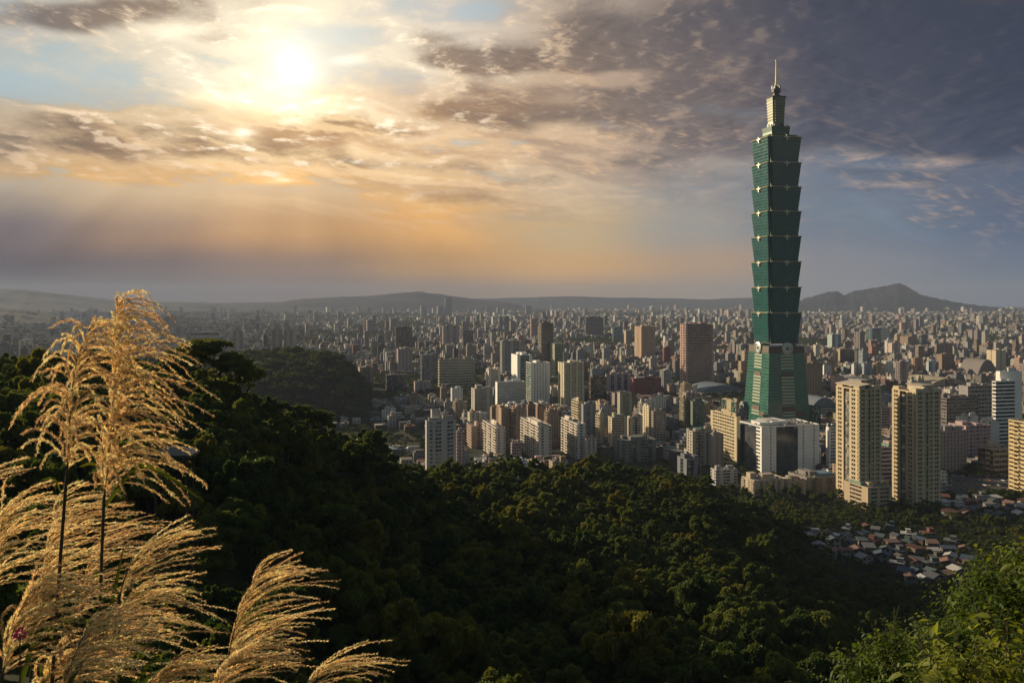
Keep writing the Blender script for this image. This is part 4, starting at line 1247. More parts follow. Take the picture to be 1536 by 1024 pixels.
for idx in pick:
    X, Y = x[idx], y[idx]
    r = random.Random(int(X * 3 + Y))
    ci = rng.choice(len(PAL), p=PW)
    cn, cw = PAL[ci]
    col = tuple(np.clip(np.array(C[cn]) * r.uniform(.8, 1.2), .03, .68))
    fl = max(3, int(round(h[idx] / 3.3)))
    pf, ps = r.choice(pats), r.choice(pats)
    shape = ('slab' if w[idx] > 21 else 'shaft' if h[idx] > 2.1 * w[idx] else 'low block' if h[idx] < 14 else 'block')
    feat = 'balconied' if 'B' in pf else 'ribbed' if 'V' in pf else 'plain-walled' if pf.count('S') >= 2 else 'many-windowed'
    order = sorted(HOK, key=lambda i: abs(HREF[i][1] - px[idx]) + abs(math.log(HREF[i][2] / Y)) * 500)
    lab = None
    for i in order[:10]:
        dp = px[idx] - HREF[i][1]; dd = Y - HREF[i][2]
        rel = ('behind' if dd > 30 else 'in front of') if abs(dp) < 12 else ('right of' if dp > 0 else 'left of')
        lab = f'{cw} {feat} {shape} of {fl} floors {rel} the {HN[i]}'
        key = ' '.join(q_ for q_ in lab.split() if not q_.isdigit())
        if key not in used and len(lab.split()) <= 16: used[key] = 1; break
    o = bld_at('city_block', lab, 'city building', X, Y, w[idx], d[idx], h[idx], GRID + r.choice([0, 0, 0, .06, -.06]), col, fl, pf, ps, r.choice(['dark', 'dark', 'grey', 'blue']),
               r.uniform(.4, .55), 1, 'ordinary buildings across the city', thin=.3)
    FOOT.pop()


def city_mesh(name, x, y, w, d, h, rot, dim=1.0, clutter=True):
    n = len(x)
    wc = np.array([C[k] for k, _ in PAL])[rng.choice(len(PAL), n, p=PW)] * rng.choice([.35, .6, .85, 1.0, 1.25], n, p=[.16, .24, .28, .2, .12])[:, None] * rng.uniform(.85, 1.15, (n, 1)) * dim
    rc = ROOFC[rng.choice(len(ROOFC), n, p=ROOFP)] * rng.uniform(.55, 1.35, (n, 1)) * dim
    A_ = np.stack([x, y, np.zeros(n), w, d, h], 1)
    rots = rot
    if clutter:                         # roof rooms, sheds and setbacks
        for rep in range(2):
            m = rng.random(n) < (.75, .45)[rep]
            k = m.sum()
            sx, sy = w[m] * rng.uniform(.2, .6, k), d[m] * rng.uniform(.2, .6, k)
            ox, oy = (w[m] - sx) * rng.uniform(-.5, .5, k), (d[m] - sy) * rng.uniform(-.5, .5, k)
            c_, s_ = np.cos(rot[m]), np.sin(rot[m])
            A_ = np.concatenate([A_, np.stack([x[m] + ox * c_ - oy * s_, y[m] + ox * s_ + oy * c_, h[m] - .2, sx, sy, rng.uniform(2.2, 4.8, k) * np.clip(h[m] / 14, .6, 1.6)], 1)])
            rots = np.concatenate([rots, rot[m]])
            wc = np.concatenate([wc, wc[:n][m] * rng.uniform(.7, 1.25, (k, 1))]); rc = np.concatenate([rc, ROOFC[rng.choice(len(ROOFC), k, p=ROOFP)]])
    return boxes(A_, rots, np.clip(wc * .85, .02, .6), np.array(rc) * .85, name=name)


nr = len(rest)
me = city_mesh('city_blocks', x[rest], y[rest], w[rest], d[rest], h[rest], GRID + rng.choice([0, 0, .05, -.05], nr))
tag(link('near_city_blocks', me, M['block']), 'dense carpet of small apartment blocks and tin-roofed houses filling the streets of the city', 'city blocks', kind='stuff')
# farther out the plots grow with distance
parts = []
for d0, d1, cell, hs in ((2700, 4300, 27, 1.0), (4300, 6800, 40, 1.05), (6800, 10500, 66, 1.15), (10500, 13800, 110, 1.3)):
    x, y = lots(d0, d1, cell, .70, .80)
    ok = np.ones(len(x), bool)
    for fx, fy, fr in FOOT:
        if fy > d0 - 200: ok &= (x - fx) ** 2 + (y - fy) ** 2 > (fr + 10) ** 2
    x, y = x[ok], y[ok]
    n = len(x); u = rng.random(n)
    hh = np.where(u < .68, rng.uniform(6, 16, n), np.where(u < .955, rng.uniform(14, 28, n), rng.uniform(30, 72, n))) * hs
    ww = rng.uniform(.45, .85, n) * cell; dd = rng.uniform(.45, .85, n) * cell
    ww = np.where(hh > 38, np.minimum(ww, 30), ww)
    hh = cap_height(x, y, np.maximum(ww, dd), hh)
    g_ = (fbm(x / 420, y / 420, 60, 3) > .565) | (hh < 5)
    GREENX = np.concatenate([GREENX, x[g_]]); GREENY = np.concatenate([GREENY, y[g_]])
    parts.append((x[~g_], y[~g_], ww[~g_], dd[~g_], hh[~g_]))
X_, Y_, W_, D_, H_ = [np.concatenate([p[i] for p in parts]) for i in range(5)]
me = city_mesh('distant_city', X_, Y_, W_, D_, H_, GRID + rng.uniform(-.15, .15, len(X_)))
tag(link('distant_city', me, M['block']), 'far spread of hazy city blocks reaching to the hills', 'city blocks', kind='stuff')

# ------------------------------------------------------------------ hillside village and the car park
def house(name, label, x, y, z, w, d, h, rot, wallc, roofc, kind, group):
    o = empty(name, (x, y, z), rot)
    tag(o, label, 'house', group)
    bx = facade(w, d, h + 2, max(1, int(round((h + 2) / 3))), 'SwSwS', 'SwS', .5, .3, .6, .0)
    link('wall', boxes(bx, name='wall'), M['wall'], o, wallc).location = (0, 0, -2)
    link('window_glass', boxes([[0, 0, -1.9, w - .5, d - .5, h + 1.8]], name='window_glass'), M['glass'], o, GL['grey'])
    e = .5
    if kind == 'gable':
        r_ = w * .2
        def ring(y_): return np.array([[-w / 2 - e, y_, h - .1], [0, y_, h + r_], [w / 2 + e, y_, h - .1], [w / 2 + e, y_, h - .35], [0, y_, h + r_ - .3], [-w / 2 - e, y_, h - .35]])
        me = loft([ring(-d / 2 - e), ring(d / 2 + e)], name='roof')
    elif kind == 'shed':
        me = loft([np.array([[-w / 2 - e, -d / 2 - e, h], [w / 2 + e, -d / 2 - e, h], [w / 2 + e, d / 2 + e, h + d * .14], [-w / 2 - e, d / 2 + e, h + d * .14]]),
                   np.array([[-w / 2 - e, -d / 2 - e, h + .3], [w / 2 + e, -d / 2 - e, h + .3], [w / 2 + e, d / 2 + e, h + d * .14 + .3], [-w / 2 - e, d / 2 + e, h + d * .14 + .3]])], name='roof')
    else:
        me = boxes([[0, 0, h - .1, w + .6, d + .6, .4], [w * .2, d * .1, h + .25, w * .4, d * .5, 2.4], [w * .2, d * .1, h + 2.6, w * .5, d * .6, .25]], name='roof')
    link('roof', me, M['wall'], o, roofc)
    return o


RCN = [((.15, .15, .16), 'grey'), ((.24, .24, .26), 'pale grey'), ((.42, .41, .40), 'white'), ((.15, .07, .055), 'rust-red'), ((.06, .085, .13), 'slate blue'), ((.09, .08, .075), 'dark brown'), ((.09, .12, .125), 'blue-green'), ((.20, .12, .10), 'faded red'), ((.09, .095, .11), 'charcoal')]
KN = dict(gable='gabled', shed='lean-to', flat='flat')
slots = []
for py in (797, 808, 819, 830, 842, 853, 866, 879):
    lo, hi = {797: (1268, 1345), 808: (1215, 1400), 819: (1222, 1440), 830: (1236, 1452), 842: (1290, 1455), 853: (1340, 1450), 866: (1352, 1440), 879: (1366, 1412)}[py]
    p = lo + random.uniform(0, 8)
    while p < hi:
        slots.append((p, py + random.uniform(-4, 4)))
        p += random.uniform(13, 30)
vill = []
vrow = {}
for i, (p, py) in enumerate(slots):
    # walk down the sight line until it meets the hillside
    D = 400.0
    while D < 720 and EYE + (HY - py) / FPX * D > float(H((p - CX) / FPX * D, D)[0]): D += 2
    X = (p - CX) / FPX * D
    z = float(H(X, D)[0])
    kind = random.choice(['gable', 'gable', 'shed', 'flat', 'gable'])
    rc, rn = random.choice(RCN)
    wc = C[random.choice(['pale', 'grey', 'grey', 'mauve', 'tan', 'brown', 'slate'])]
    vill.append((p, py, X, D, z, kind, rc, rn, wc))
seen = {}
rowname = {797: 'top row', 808: 'second row down', 819: 'third row down', 830: 'fourth row down', 842: 'fifth row down', 853: 'sixth row down', 866: 'row above the lowest', 879: 'lowest row'}
ordn = ['first', 'second', 'third', 'fourth', 'fifth', 'sixth', 'seventh', 'eighth', 'ninth', 'tenth', 'eleventh', 'twelfth', 'thirteenth', 'fourteenth', 'fifteenth']
keys = sorted(rowname)
cnt = {}
for p, py, X, D, z, kind, rc, rn, wc in vill:
    rk = min(keys, key=lambda k: abs(k - py))
    cnt[rk] = cnt.get(rk, 0) + 1
    lab = f'small {rn} {KN[kind]}-roofed house, {ordn[cnt[rk] - 1]} from left in village {rowname[rk]}'
    house('village_house', lab, X, D, z, random.uniform(5.5, 9.5), random.uniform(5, 8), random.uniform(2.8, 5.0), random.uniform(-.7, .9), tuple(q * .45 for q in wc), tuple(q * .85 for q in rc), kind, 'houses of the hillside village')
    FOOT.append((X, D, 5.5))
NV = len(vill)
# sheds and small houses between the car park and the trees
cnt = 0
for py in (752, 762, 772, 783):
    p = 1412 + random.uniform(0, 15)
    k_ = 0
    while p < 1548:
        D = EYE * FPX / (py - HY); X = (p - CX) / FPX * D; z = float(H(X, D)[0]); D = min(D, 790)
        kind = random.choice(['gable', 'shed', 'flat']); rc, rn = random.choice(RCN)
        if random.random() < .8:
            k_ += 1
            row = {752: 'back', 762: 'second', 772: 'third', 783: 'front'}[py]
            house('shed_house', f'low {rn} {KN[kind]}-roofed house, {ordn[k_ - 1]} along the {row} row below car park', X, D, z, random.uniform(7, 13), random.uniform(7, 10), random.uniform(3, 5.5), random.uniform(-.4, .6),
                  tuple(q * .55 for q in C[random.choice(['white', 'pale', 'tan', 'brick', 'grey'])]), rc, kind, 'low houses beside the car park')
            FOOT.append((X, D, 6))
        p += random.uniform(17, 30)

# parked cars: body, cabin glass, four wheels
def car_proto():
    o = empty('parked_car', (0, 0, 0))
    ring = lambda y_, k: np.array([[-2.2, y_, .35], [2.2, y_, .35], [2.25, y_, .75], [2.1, y_, .95], [1.0, y_, 1.0], [-1.9, y_, 1.02], [-2.25, y_, .9], [-2.25, y_, .6]])
    link('body', loft([ring(-.85, 0), ring(.85, 0)], name='car_body'), M['car'], o)
    cab = lambda y_, s: np.array([[-1.75, y_, 1.0], [1.0, y_, 1.0], [.35, y_ * .88, 1.48], [-1.35, y_ * .88, 1.48]])
    link('cabin_glass', loft([cab(-.8, 0), cab(.8, 0)], name='car_cabin'), M['glass'], o, (.03, .035, .04))
    for sx in (-1.35, 1.35):
        for sy in (-.8, .8):
            a = np.arange(12) / 12 * 2 * math.pi
            c_ = lambda yy: np.stack([sx + .33 * np.cos(a), np.full(12, yy), .33 + .33 * np.sin(a)], 1)
            link('wheel', loft([c_(sy - .1), c_(sy + .1)], name='car_wheel'), M['dark'], o)
    return o


m, b, bs = material('car_paint')
oi = b.node('ShaderNodeObjectInfo')
b.put(bs.inputs['Base Color'], oi.outputs['Color']); bs.inputs['Roughness'].default_value = .25; bs.inputs['Coat Weight'].default_value = .5
M['car'] = m
tarmac = simple('car_park_tarmac', (.06, .06, .062), .9, var=.3, scale=.2)
Dp0, Dp1 = EYE * FPX / (746 - HY), EYE * FPX / (708 - HY)
a0, a1, a2, a3 = [((p - CX) / FPX * D, D) for p, D in ((1414, Dp0), (1560, Dp0), (1545, Dp1), (1414, Dp1))]
me = mesh_from('car_park', [[*a0, .05], [*a1, .05], [*a2, .05], [*a3, .05]], quads=[[0, 1, 2, 3]])
tag(link('car_park_pavement', me, tarmac), kind='structure')
CARC = [((.55, .55, .56), 'silver'), ((.70, .70, .69), 'white'), ((.05, .05, .055), 'black'), ((.16, .17, .18), 'dark grey'), ((.08, .12, .22), 'blue'), ((.30, .04, .035), 'red')]
proto = car_proto()
first = True
crow = 0
for py in (714, 721, 728, 735, 741):
    D = EYE * FPX / (py - HY); k_ = 0; crow += 1
    p = 1419 + random.uniform(0, 6)
    while p < 1528:
        if random.random() < .78:
            X = (p - CX) / FPX * D
            if first: o = proto; first = False
            else:
                o = proto.copy(); COL.objects.link(o)
                for ch in proto.children:
                    c_ = ch.copy(); COL.objects.link(c_); c_.parent = o
            k_ += 1
            cc, cn = random.choice(CARC)
            o.location = (X, D, .06); o.rotation_euler = (0, 0, GRID + math.pi / 2 + random.uniform(-.06, .06))
            for ch in o.children:
                if ch.name.startswith('body'): ch.color = (*cc, 1)
            tag(o, f'small {cn} car, {ordn[k_ - 1]} from left in {("the farthest", "the second", "the third", "the fourth", "the nearest")[crow - 1]} parking row', 'car', 'cars in the car park')
        p += random.uniform(7, 13)

# ------------------------------------------------------------------ trees
def leaf_cloud(lobes, nleaf, size, seed, flat=.35, aspect=1.0):
    """quads scattered through the shells of several lobes: a crown of leaf clumps with gaps; lobes: cx, cy, cz, rx, ry, rz"""
    r = np.random.default_rng(seed)
    L = np.asarray(lobes, float)
    vol = (L[:, 3] * L[:, 4]) ** 1.0
    li = r.choice(len(L), nleaf, p=vol / vol.sum())
    dirs = r.normal(size=(nleaf, 3)); dirs /= np.linalg.norm(dirs, axis=1, keepdims=True)
    low = dirs[:, 2] < -.35
    dirs[low, 2] *= -.6
    rad = r.uniform(.62, 1.06, nleaf) ** .6
    bump = .80 + .4 * np.array(fbm(dirs[:, 0] * 2.5 + li * 3.1 + 9, dirs[:, 1] * 2.5 + dirs[:, 2] * 3 + 5, seed, 3))
    c = L[li, :3] + dirs * L[li, 3:6] * (rad * bump)[:, None]
    nrm = dirs * .6 + r.normal(size=(nleaf, 3)) * .75 + np.array([0, 0, flat])
    nrm /= np.linalg.norm(nrm, axis=1, keepdims=True)
    t = np.cross(nrm, r.normal(size=(nleaf, 3))); t /= np.linalg.norm(t, axis=1, keepdims=True)
    bt = np.cross(nrm, t)
    s = size * r.uniform(.55, 1.25, nleaf)[:, None]
    v = np.stack([c - t * s * aspect, c - bt * s * .55 + nrm * s * .12, c + t * s * aspect, c + bt * s * .55 + nrm * s * .12], 1)
    v[:, 2] -= np.array([0, 0, 1]) * s * .25
    return v.reshape(-1, 3), np.arange(nleaf * 4).reshape(-1, 4)


def limb(p0, p1, r0, r1, n=7, bend=None, seg=5):
    p0, p1 = np.array(p0, float), np.array(p1, float)
    bend = np.zeros(3) if bend is None else np.array(bend, float)
    rings = []
    ax = p1 - p0; ax /= np.linalg.norm(ax)
    s = np.cross(ax, [.3, .9, .1]); s /= np.linalg.norm(s); q = np.cross(ax, s)
    a = np.arange(n) / n * 2 * math.pi
    for k in range(seg + 1):
        t = k / seg
        c = p0 * (1 - t) + p1 * t + bend * math.sin(math.pi * t)
        rr = r0 * (1 - t) + r1 * t
        rings.append(c + rr * (np.cos(a)[:, None] * s + np.sin(a)[:, None] * q))
    return loft(rings, cap=True)


def tree_protos(nv, nleaf, size, seed0):
    out = []
    for k in range(nv):
        r = random.Random(seed0 + k)
        Ht = 1.0
        lobes = []
        nl = r.randrange(11, 17)
        ex = r.uniform(.75, 1.25); ph = r.uniform(0, 6.3)
        for i in range(nl):
            a = i * 2.4 + r.uniform(-.6, .6); q = r.uniform(.15, .85) * (1 + .25 * math.cos(a - ph))
            s = r.uniform(.13, .33)
            lobes.append([q * math.cos(a) * ex, q * math.sin(a) / ex, r.uniform(-.1, .35) + (1 - q) * r.uniform(.1, .6), s, s * r.uniform(.7, 1.3), s * r.uniform(.4, .9)])
        for i in range(r.randrange(2, 6)):        # shoots that break the outline
            a = r.uniform(0, 6.3); q = r.uniform(.1, .7)
            lobes.append([q * math.cos(a), q * math.sin(a), r.uniform(.4, .72), r.uniform(.08, .17), r.uniform(.08, .17), r.uniform(.08, .16)])
        v, q = leaf_cloud(lobes, nleaf, size, seed0 + k)
        crown = mesh_from('tree_crown', v, quads=q); crown.materials.append(M['leaf'])
        ms = [limb((0, 0, -1.5), (r.uniform(-.05, .05), 0, .15), .06, .04, 6)]
        for i in range(4):
            lb = lobes[i * 2 % nl]
            ms.append(limb((0, 0, -.15 + .1 * i), (lb[0], lb[1], lb[2]), .03, .01, 5, (0, 0, .06)))
        trunk = join_meshes('tree_trunk', ms); trunk.materials.append(M['bark'])
        out.append((crown, trunk))
    return out


FINE = tree_protos(8, 8000, .068, 100)       # for trees close by
MID = tree_protos(9, 4400, .086, 200)

# positions on the hillside
pts = []
D = 46.0
while D < 800:
    sp = 4.0 + D * .0062
    kk = np.arange(-.78, .74, sp / D)
    for k in kk:
        kx = k + random.uniform(-.35, .35) * sp / D
        dd = D + random.uniform(-.4, .4) * sp
        pts.append((kx * dd, dd))
    D += sp * .92
P = np.array(pts)
Z = H(P[:, 0], P[:, 1])
ok = (Z > 1.2)
ppx = CX + FPX * P[:, 0] / P[:, 1]
for fx, fy, fr in FOOT:
    ok &= (P[:, 0] - fx) ** 2 + (P[:, 1] - fy) ** 2 > (fr * .66 + .3) ** 2
ppy = HY + FPX * (EYE - Z) / P[:, 1]
vz = (ppx > 1200) & (ppx < 1460) & (ppy > 796) & (ppy < 886) & (P[:, 1] > 440)
ok &= ~(vz & (rng.random(len(P)) < .05))
ok &= ~((ppx > 1412) & (P[:, 1] > 712))
P, Z, ppx = P[ok], Z[ok], ppx[ok]
R = rng.uniform(2.3, 4.9, len(P)) * rng.choice([.6, 1.0, 1.5], len(P), p=[.25, .6, .15])
R = np.where(P[:, 1] < 130, R * .62, R)
R = np.where(vz[ok], R * .6, R)
R = np.where((ppx > 1195) & (P[:, 1] > 430), R * .8, R)
hgt = R * rng.uniform(.85, 1.35, len(P))
# hidden trees (behind a nearer crest) are left out
order = np.argsort(P[:, 1])
top = HY + FPX * (EYE - (Z + hgt * 1.5)) / P[:, 1]
sky = np.full(400, 5000.0)
vis = np.zeros(len(P), bool)
for i in order:
    hw = FPX * R[i] / P[i, 1]
    b0, b1 = int((ppx[i] - hw) / 8 + 50), int((ppx[i] + hw) / 8 + 50)
    b0, b1 = max(b0, 0), min(b1, 399)
    if b1 < b0: continue
    seg = sky[b0:b1 + 1]
    if top[i] < seg.max() + 2 and top[i] < 1090: vis[i] = True
    solid = HY + FPX * (EYE - (Z[i] + hgt[i] * .7)) / P[i, 1]
    i0, i1 = int((ppx[i] - hw * .6) / 8 + 50), int((ppx[i] + hw * .6) / 8 + 50)
    for q in range(max(i0, 0), min(i1, 399) + 1): sky[q] = min(sky[q], solid)
P, Z, R, hgt, ppx = P[vis], Z[vis], R[vis], hgt[vis], ppx[vis]
app = FPX * R / P[:, 1]
inframe = (ppx > -20) & (ppx < 1556)
score = np.where(inframe, app, 0)
pick = np.argsort(-score)[:272]
pickset = set(int(i) for i in pick)


def place_tree(x, y, z, r, h, protos, label, group, name='forest_tree', lift=.75, stem=1.0):
    k = random.randrange(len(protos))
    crown, trunk = protos[k]
    o = empty(name, (x, y, z), random.uniform(0, 6.28))
    tag(o, label, 'tree', group)
    for nm, me in (('trunk', trunk), ('crown', crown)):
        c = link(nm, me, None, o)
        c.scale = (r, r, h * 1.15); c.location = (0, 0, h * lift)
        if nm == 'trunk': c.scale.z *= stem
    return o


for i in pick:
    px_ = ppx[i]; d_ = P[i, 1]
    zone = ('dark broadleaf tree on the shaded slope behind the silver grass' if px_ < 380 else
            'dark green tree of the wooded slope below the middle of the city' if px_ < 1000 else
            'dark green tree of the wooded slope falling away toward the hillside village')
    place_tree(P[i, 0], P[i, 1], Z[i], R[i], hgt[i], FINE if app[i] > 26 else MID, zone, 'forest trees: ' + zone)

rest = np.array([i for i in range(len(P)) if i not in pickset])
print('trees', len(P), 'rest', len(rest))
CROWNS = [o for o in COL.objects if o.name.startswith('crown') and o.data in [c for c, t in MID]]


def instancer(name, xyz, rz, sc, var, sources, label, cat):
    """one object that repeats a few crowns over many points"""
    me = bpy.data.meshes.new(name)
    me.vertices.add(len(xyz)); me.vertices.foreach_set('co', np.asarray(xyz, np.float32).ravel())
    a = me.attributes.new('rz', 'FLOAT', 'POINT'); a.data.foreach_set('value', np.asarray(rz, np.float32))
    a = me.attributes.new('sc', 'FLOAT_VECTOR', 'POINT'); a.data.foreach_set('vector', np.asarray(sc, np.float32).ravel())
    a = me.attributes.new('vr', 'INT', 'POINT'); a.data.foreach_set('value', np.asarray(var, np.int32))
    o = link(name, me)
    ng = bpy.data.node_groups.new(name, 'GeometryNodeTree')
    ng.interface.new_socket('Geometry', in_out='INPUT', socket_type='NodeSocketGeometry')
    ng.interface.new_socket('Geometry', in_out='OUTPUT', socket_type='NodeSocketGeometry')
    N, Lk = ng.nodes, ng.links
    gi, go = N.new('NodeGroupInput'), N.new('NodeGroupOutput')
    mp = N.new('GeometryNodeMeshToPoints'); Lk.new(gi.outputs[0], mp.inputs[0])
    def attr(nm, ty):
        q = N.new('GeometryNodeInputNamedAttribute'); q.data_type = ty; q.inputs[0].default_value = nm
        return q.outputs[0]
    rz_, sc_, vr_ = attr('rz', 'FLOAT'), attr('sc', 'FLOAT_VECTOR'), attr('vr', 'INT')
    cx_ = N.new('ShaderNodeCombineXYZ'); Lk.new(rz_, cx_.inputs[2])
    jn = N.new('GeometryNodeJoinGeometry')
    for k, s in enumerate(sources):
        oi = N.new('GeometryNodeObjectInfo'); oi.inputs[0].default_value = s; oi.transform_space = 'ORIGINAL'
        oi.inputs[1].default_value = True
        cmp_ = N.new('FunctionNodeCompare'); cmp_.data_type = 'INT'; cmp_.operation = 'EQUAL'
        Lk.new(vr_, cmp_.inputs[2]); cmp_.inputs[3].default_value = k
        ip = N.new('GeometryNodeInstanceOnPoints')
        Lk.new(mp.outputs[0], ip.inputs[0]); Lk.new(cmp_.outputs[0], ip.inputs[1]); Lk.new(oi.outputs[4], ip.inputs[2])
        Lk.new(cx_.outputs[0], ip.inputs[5]); Lk.new(sc_, ip.inputs[6])
        Lk.new(ip.outputs[0], jn.inputs[0])
    Lk.new(jn.outputs[0], go.inputs[0])
    md = o.modifiers.new('scatter', 'NODES'); md.node_group = ng
    tag(o, label, cat, kind='stuff')
    return o


srcs = {}
for o in CROWNS:
    srcs.setdefault(o.data.name, o)
srcs = list(srcs.values())
if not srcs:
    for k in range(3):
        o = place_tree(-60.0 - 9 * k, 60, float(H(-60.0 - 9 * k, 60)[0]), 3, 3, [MID[k]], 'dark broadleaf tree on the shaded slope behind the silver grass', 'forest trees: dark broadleaf tree on the shaded slope behind the silver grass')
        srcs.append([c for c in o.children if c.name.startswith('crown')][0])
xyz = np.stack([P[rest, 0], P[rest, 1], Z[rest] + hgt[rest] * .7], 1)
sc = np.stack([R[rest], R[rest], hgt[rest] * 1.15], 1)
sub = srcs[0].scale.copy()
instancer('forest_canopy', xyz, rng.uniform(0, 6.28, len(rest)), sc, rng.integers(0, len(srcs), len(rest)), srcs, 'continuous dark green canopy of the wooded hillside beyond the single trees', 'forest')

# the wooded knoll beyond the shoulder: one hazy mass of trees
kx, ky = rng.uniform(-1.0, -.14, 2600), rng.uniform(1230, 1760, 2600)
kx = kx * ky * .62
kz = knoll(kx, ky)
ok = kz > 3
kx, ky, kz = kx[ok], ky[ok], kz[ok]
kr = rng.uniform(5.0, 10.5, len(kx))
instancer('knoll_forest', np.stack([kx, ky, kz + kr * .55], 1), rng.uniform(0, 6.28, len(kx)), np.stack([kr, kr, kr * rng.uniform(.8, 1.25, len(kx))], 1), rng.integers(0, len(srcs), len(kx)), srcs, 'hazy wood covering the low knoll between the dark slope and the low-rise roofs', 'forest')

# street and park trees in the city: clumps of leaves in one object
gx, gy = GREENX, GREENY
rep = 3
gx = np.repeat(gx, rep) + rng.uniform(-9, 9, len(gx) * rep) * np.clip(np.repeat(gy, rep) / 2000, 1, 6); gy = np.repeat(gy, rep) + rng.uniform(-9, 9, len(gy) * rep) * np.clip(np.repeat(gy, rep) / 2000, 1, 6)
ok = H(gx, gy) < 3
for fx, fy, fr in FOOT: ok &= (gx - fx) ** 2 + (gy - fy) ** 2 > (fr * .9 + 4) ** 2
gx, gy = gx[ok], gy[ok]
# belt of trees round the car park and in front of the right-hand towers
ex, ey = [], []
for k in range(260):
    p = random.uniform(1395, 1560); py = random.choice([random.uniform(700, 716), random.uniform(744, 752), random.uniform(690, 704)])
    D = EYE * FPX / (py - HY); ex.append((p - CX) / FPX * D); ey.append(D)
ex, ey = np.array(ex), np.array(ey)
ok = np.ones(len(ex), bool)
for fx, fy, fr in FOOT: ok &= (ex - fx) ** 2 + (ey - fy) ** 2 > (fr * .9 + 3) ** 2
gx, gy = np.concatenate([gx, ex[ok]]), np.concatenate([gy, ey[ok]])
rr = rng.uniform(3.2, 6.0, len(gx)) * np.clip(gy / 2600, 1, 3.5)
xyz = np.stack([gx, gy, rr * .55], 1)
instancer('city_trees', xyz, rng.uniform(0, 6.28, len(gx)), np.stack([rr, rr, rr * .95], 1), rng.integers(0, len(srcs), len(gx)), srcs, 'green tree clumps in the streets and parks between the buildings', 'trees')

# ------------------------------------------------------------------ broad-leaved shrubs close by on the right
def leaf_shape(c, d, nrm, L, Wd, droop):
    """one pointed leaf of six faces: folded along the midrib and bent down at the tip"""
    s = np.cross(nrm, d); s /= max(np.linalg.norm(s), 1e-6)
    n2 = np.cross(d, s)
    pts = []
    for t, w in ((0, .04), (.3, .85), (.62, .8), (1.0, .0)):
        cc = c + d * (L * t) - np.array([0, 0, 1]) * droop * L * t * t
        pts.append((cc - s * Wd * w * .5 + n2 * Wd * w * .16, cc, cc + s * Wd * w * .5 + n2 * Wd * w * .16))
    return pts


def shrub_mesh(lobes, nspray, seed, L0, per=9):
    r = np.random.default_rng(seed)
    Lb = np.asarray(lobes, float)
    pr = Lb[:, 3] ** 2
    li = r.choice(len(Lb), nspray, p=pr / pr.sum())
    V, Q, T, ST = [], [], [], []
    off = 0
    for i in range(nspray):
        dr = r.normal(size=3); dr /= np.linalg.norm(dr)
        if dr[2] < -.3: dr[2] *= -.7
        lb = Lb[li[i]]
        c = lb[:3] + dr * lb[3:6] * r.uniform(.45, 1.22)
        up = dr * .7 + np.array([0, 0, .55]) + r.normal(size=3) * .3; up /= np.linalg.norm(up)
        sl = L0 * r.uniform(2.0, 4.0)
        n = per + int(r.integers(-3, 3))
        ST.append((c - up * sl * .6, c + up * sl))
        for k in range(n):
            t = (k + .5) / n
            p = c + up * sl * (t * 1.3 - .4)
            a = k * 2.4 + r.uniform(-.4, .4)
            s = np.cross(up, [.2, .1, 1]); s /= np.linalg.norm(s); q = np.cross(up, s)
            d = s * math.cos(a) + q * math.sin(a) + up * r.uniform(.1, .7) ; d /= np.linalg.norm(d)
            nn = up + r.normal(size=3) * .25
            L = L0 * r.choice([.7, 1.0, 1.45]) * r.uniform(.75, 1.15) * (1 - .4 * t)
            pts = leaf_shape(p, d, nn / np.linalg.norm(nn), L, L * .48, r.uniform(.1, .6))
            for a_, b_, c_ in pts: V += [a_, b_, c_]
            for s_ in range(3):
                o_ = off + s_ * 3
                Q += [[o_, o_ + 1, o_ + 4, o_ + 3], [o_ + 1, o_ + 2, o_ + 5, o_ + 4]]
            off += 12
    return mesh_from('foliage', np.array(V), quads=np.array(Q), smooth=True), ST


def shrub(label, px, py, D, lobes_px, nspray, seed, L0=.12, name='broadleaf_shrub'):
    """lobes_px: photo px, py, depth, radius px"""
    base = at(px, py, D)
    g = float(H(base.x, base.y)[0])
    o = empty(name, (base.x, base.y, g)); tag(o, label, 'shrub')
    lobes = []
    for x_, y_, dd, rp, ry in lobes_px:
        c = at(x_, y_, dd); rx = rp / FPX * dd; rz = ry / FPX * dd
        lobes.append([c.x - base.x, c.y - base.y, c.z - g, rx, rx, rz])
    me, st = shrub_mesh(lobes, nspray, seed, L0)
    link('foliage', me, M['leaf_near'], o)
    ms = []
    for lb in lobes:
        ms.append(limb((random.uniform(-.2, .2), random.uniform(-.2, .2), -.3), (lb[0], lb[1], lb[2]), .05, .02, 6, (random.uniform(-.2, .2), 0, .2)))
    for a_, b_ in st[::3]: ms.append(limb(a_, b_, .006, .004, 4, seg=1))
    link('stems', join_meshes('stems', ms), M['bark'], o)
    return o


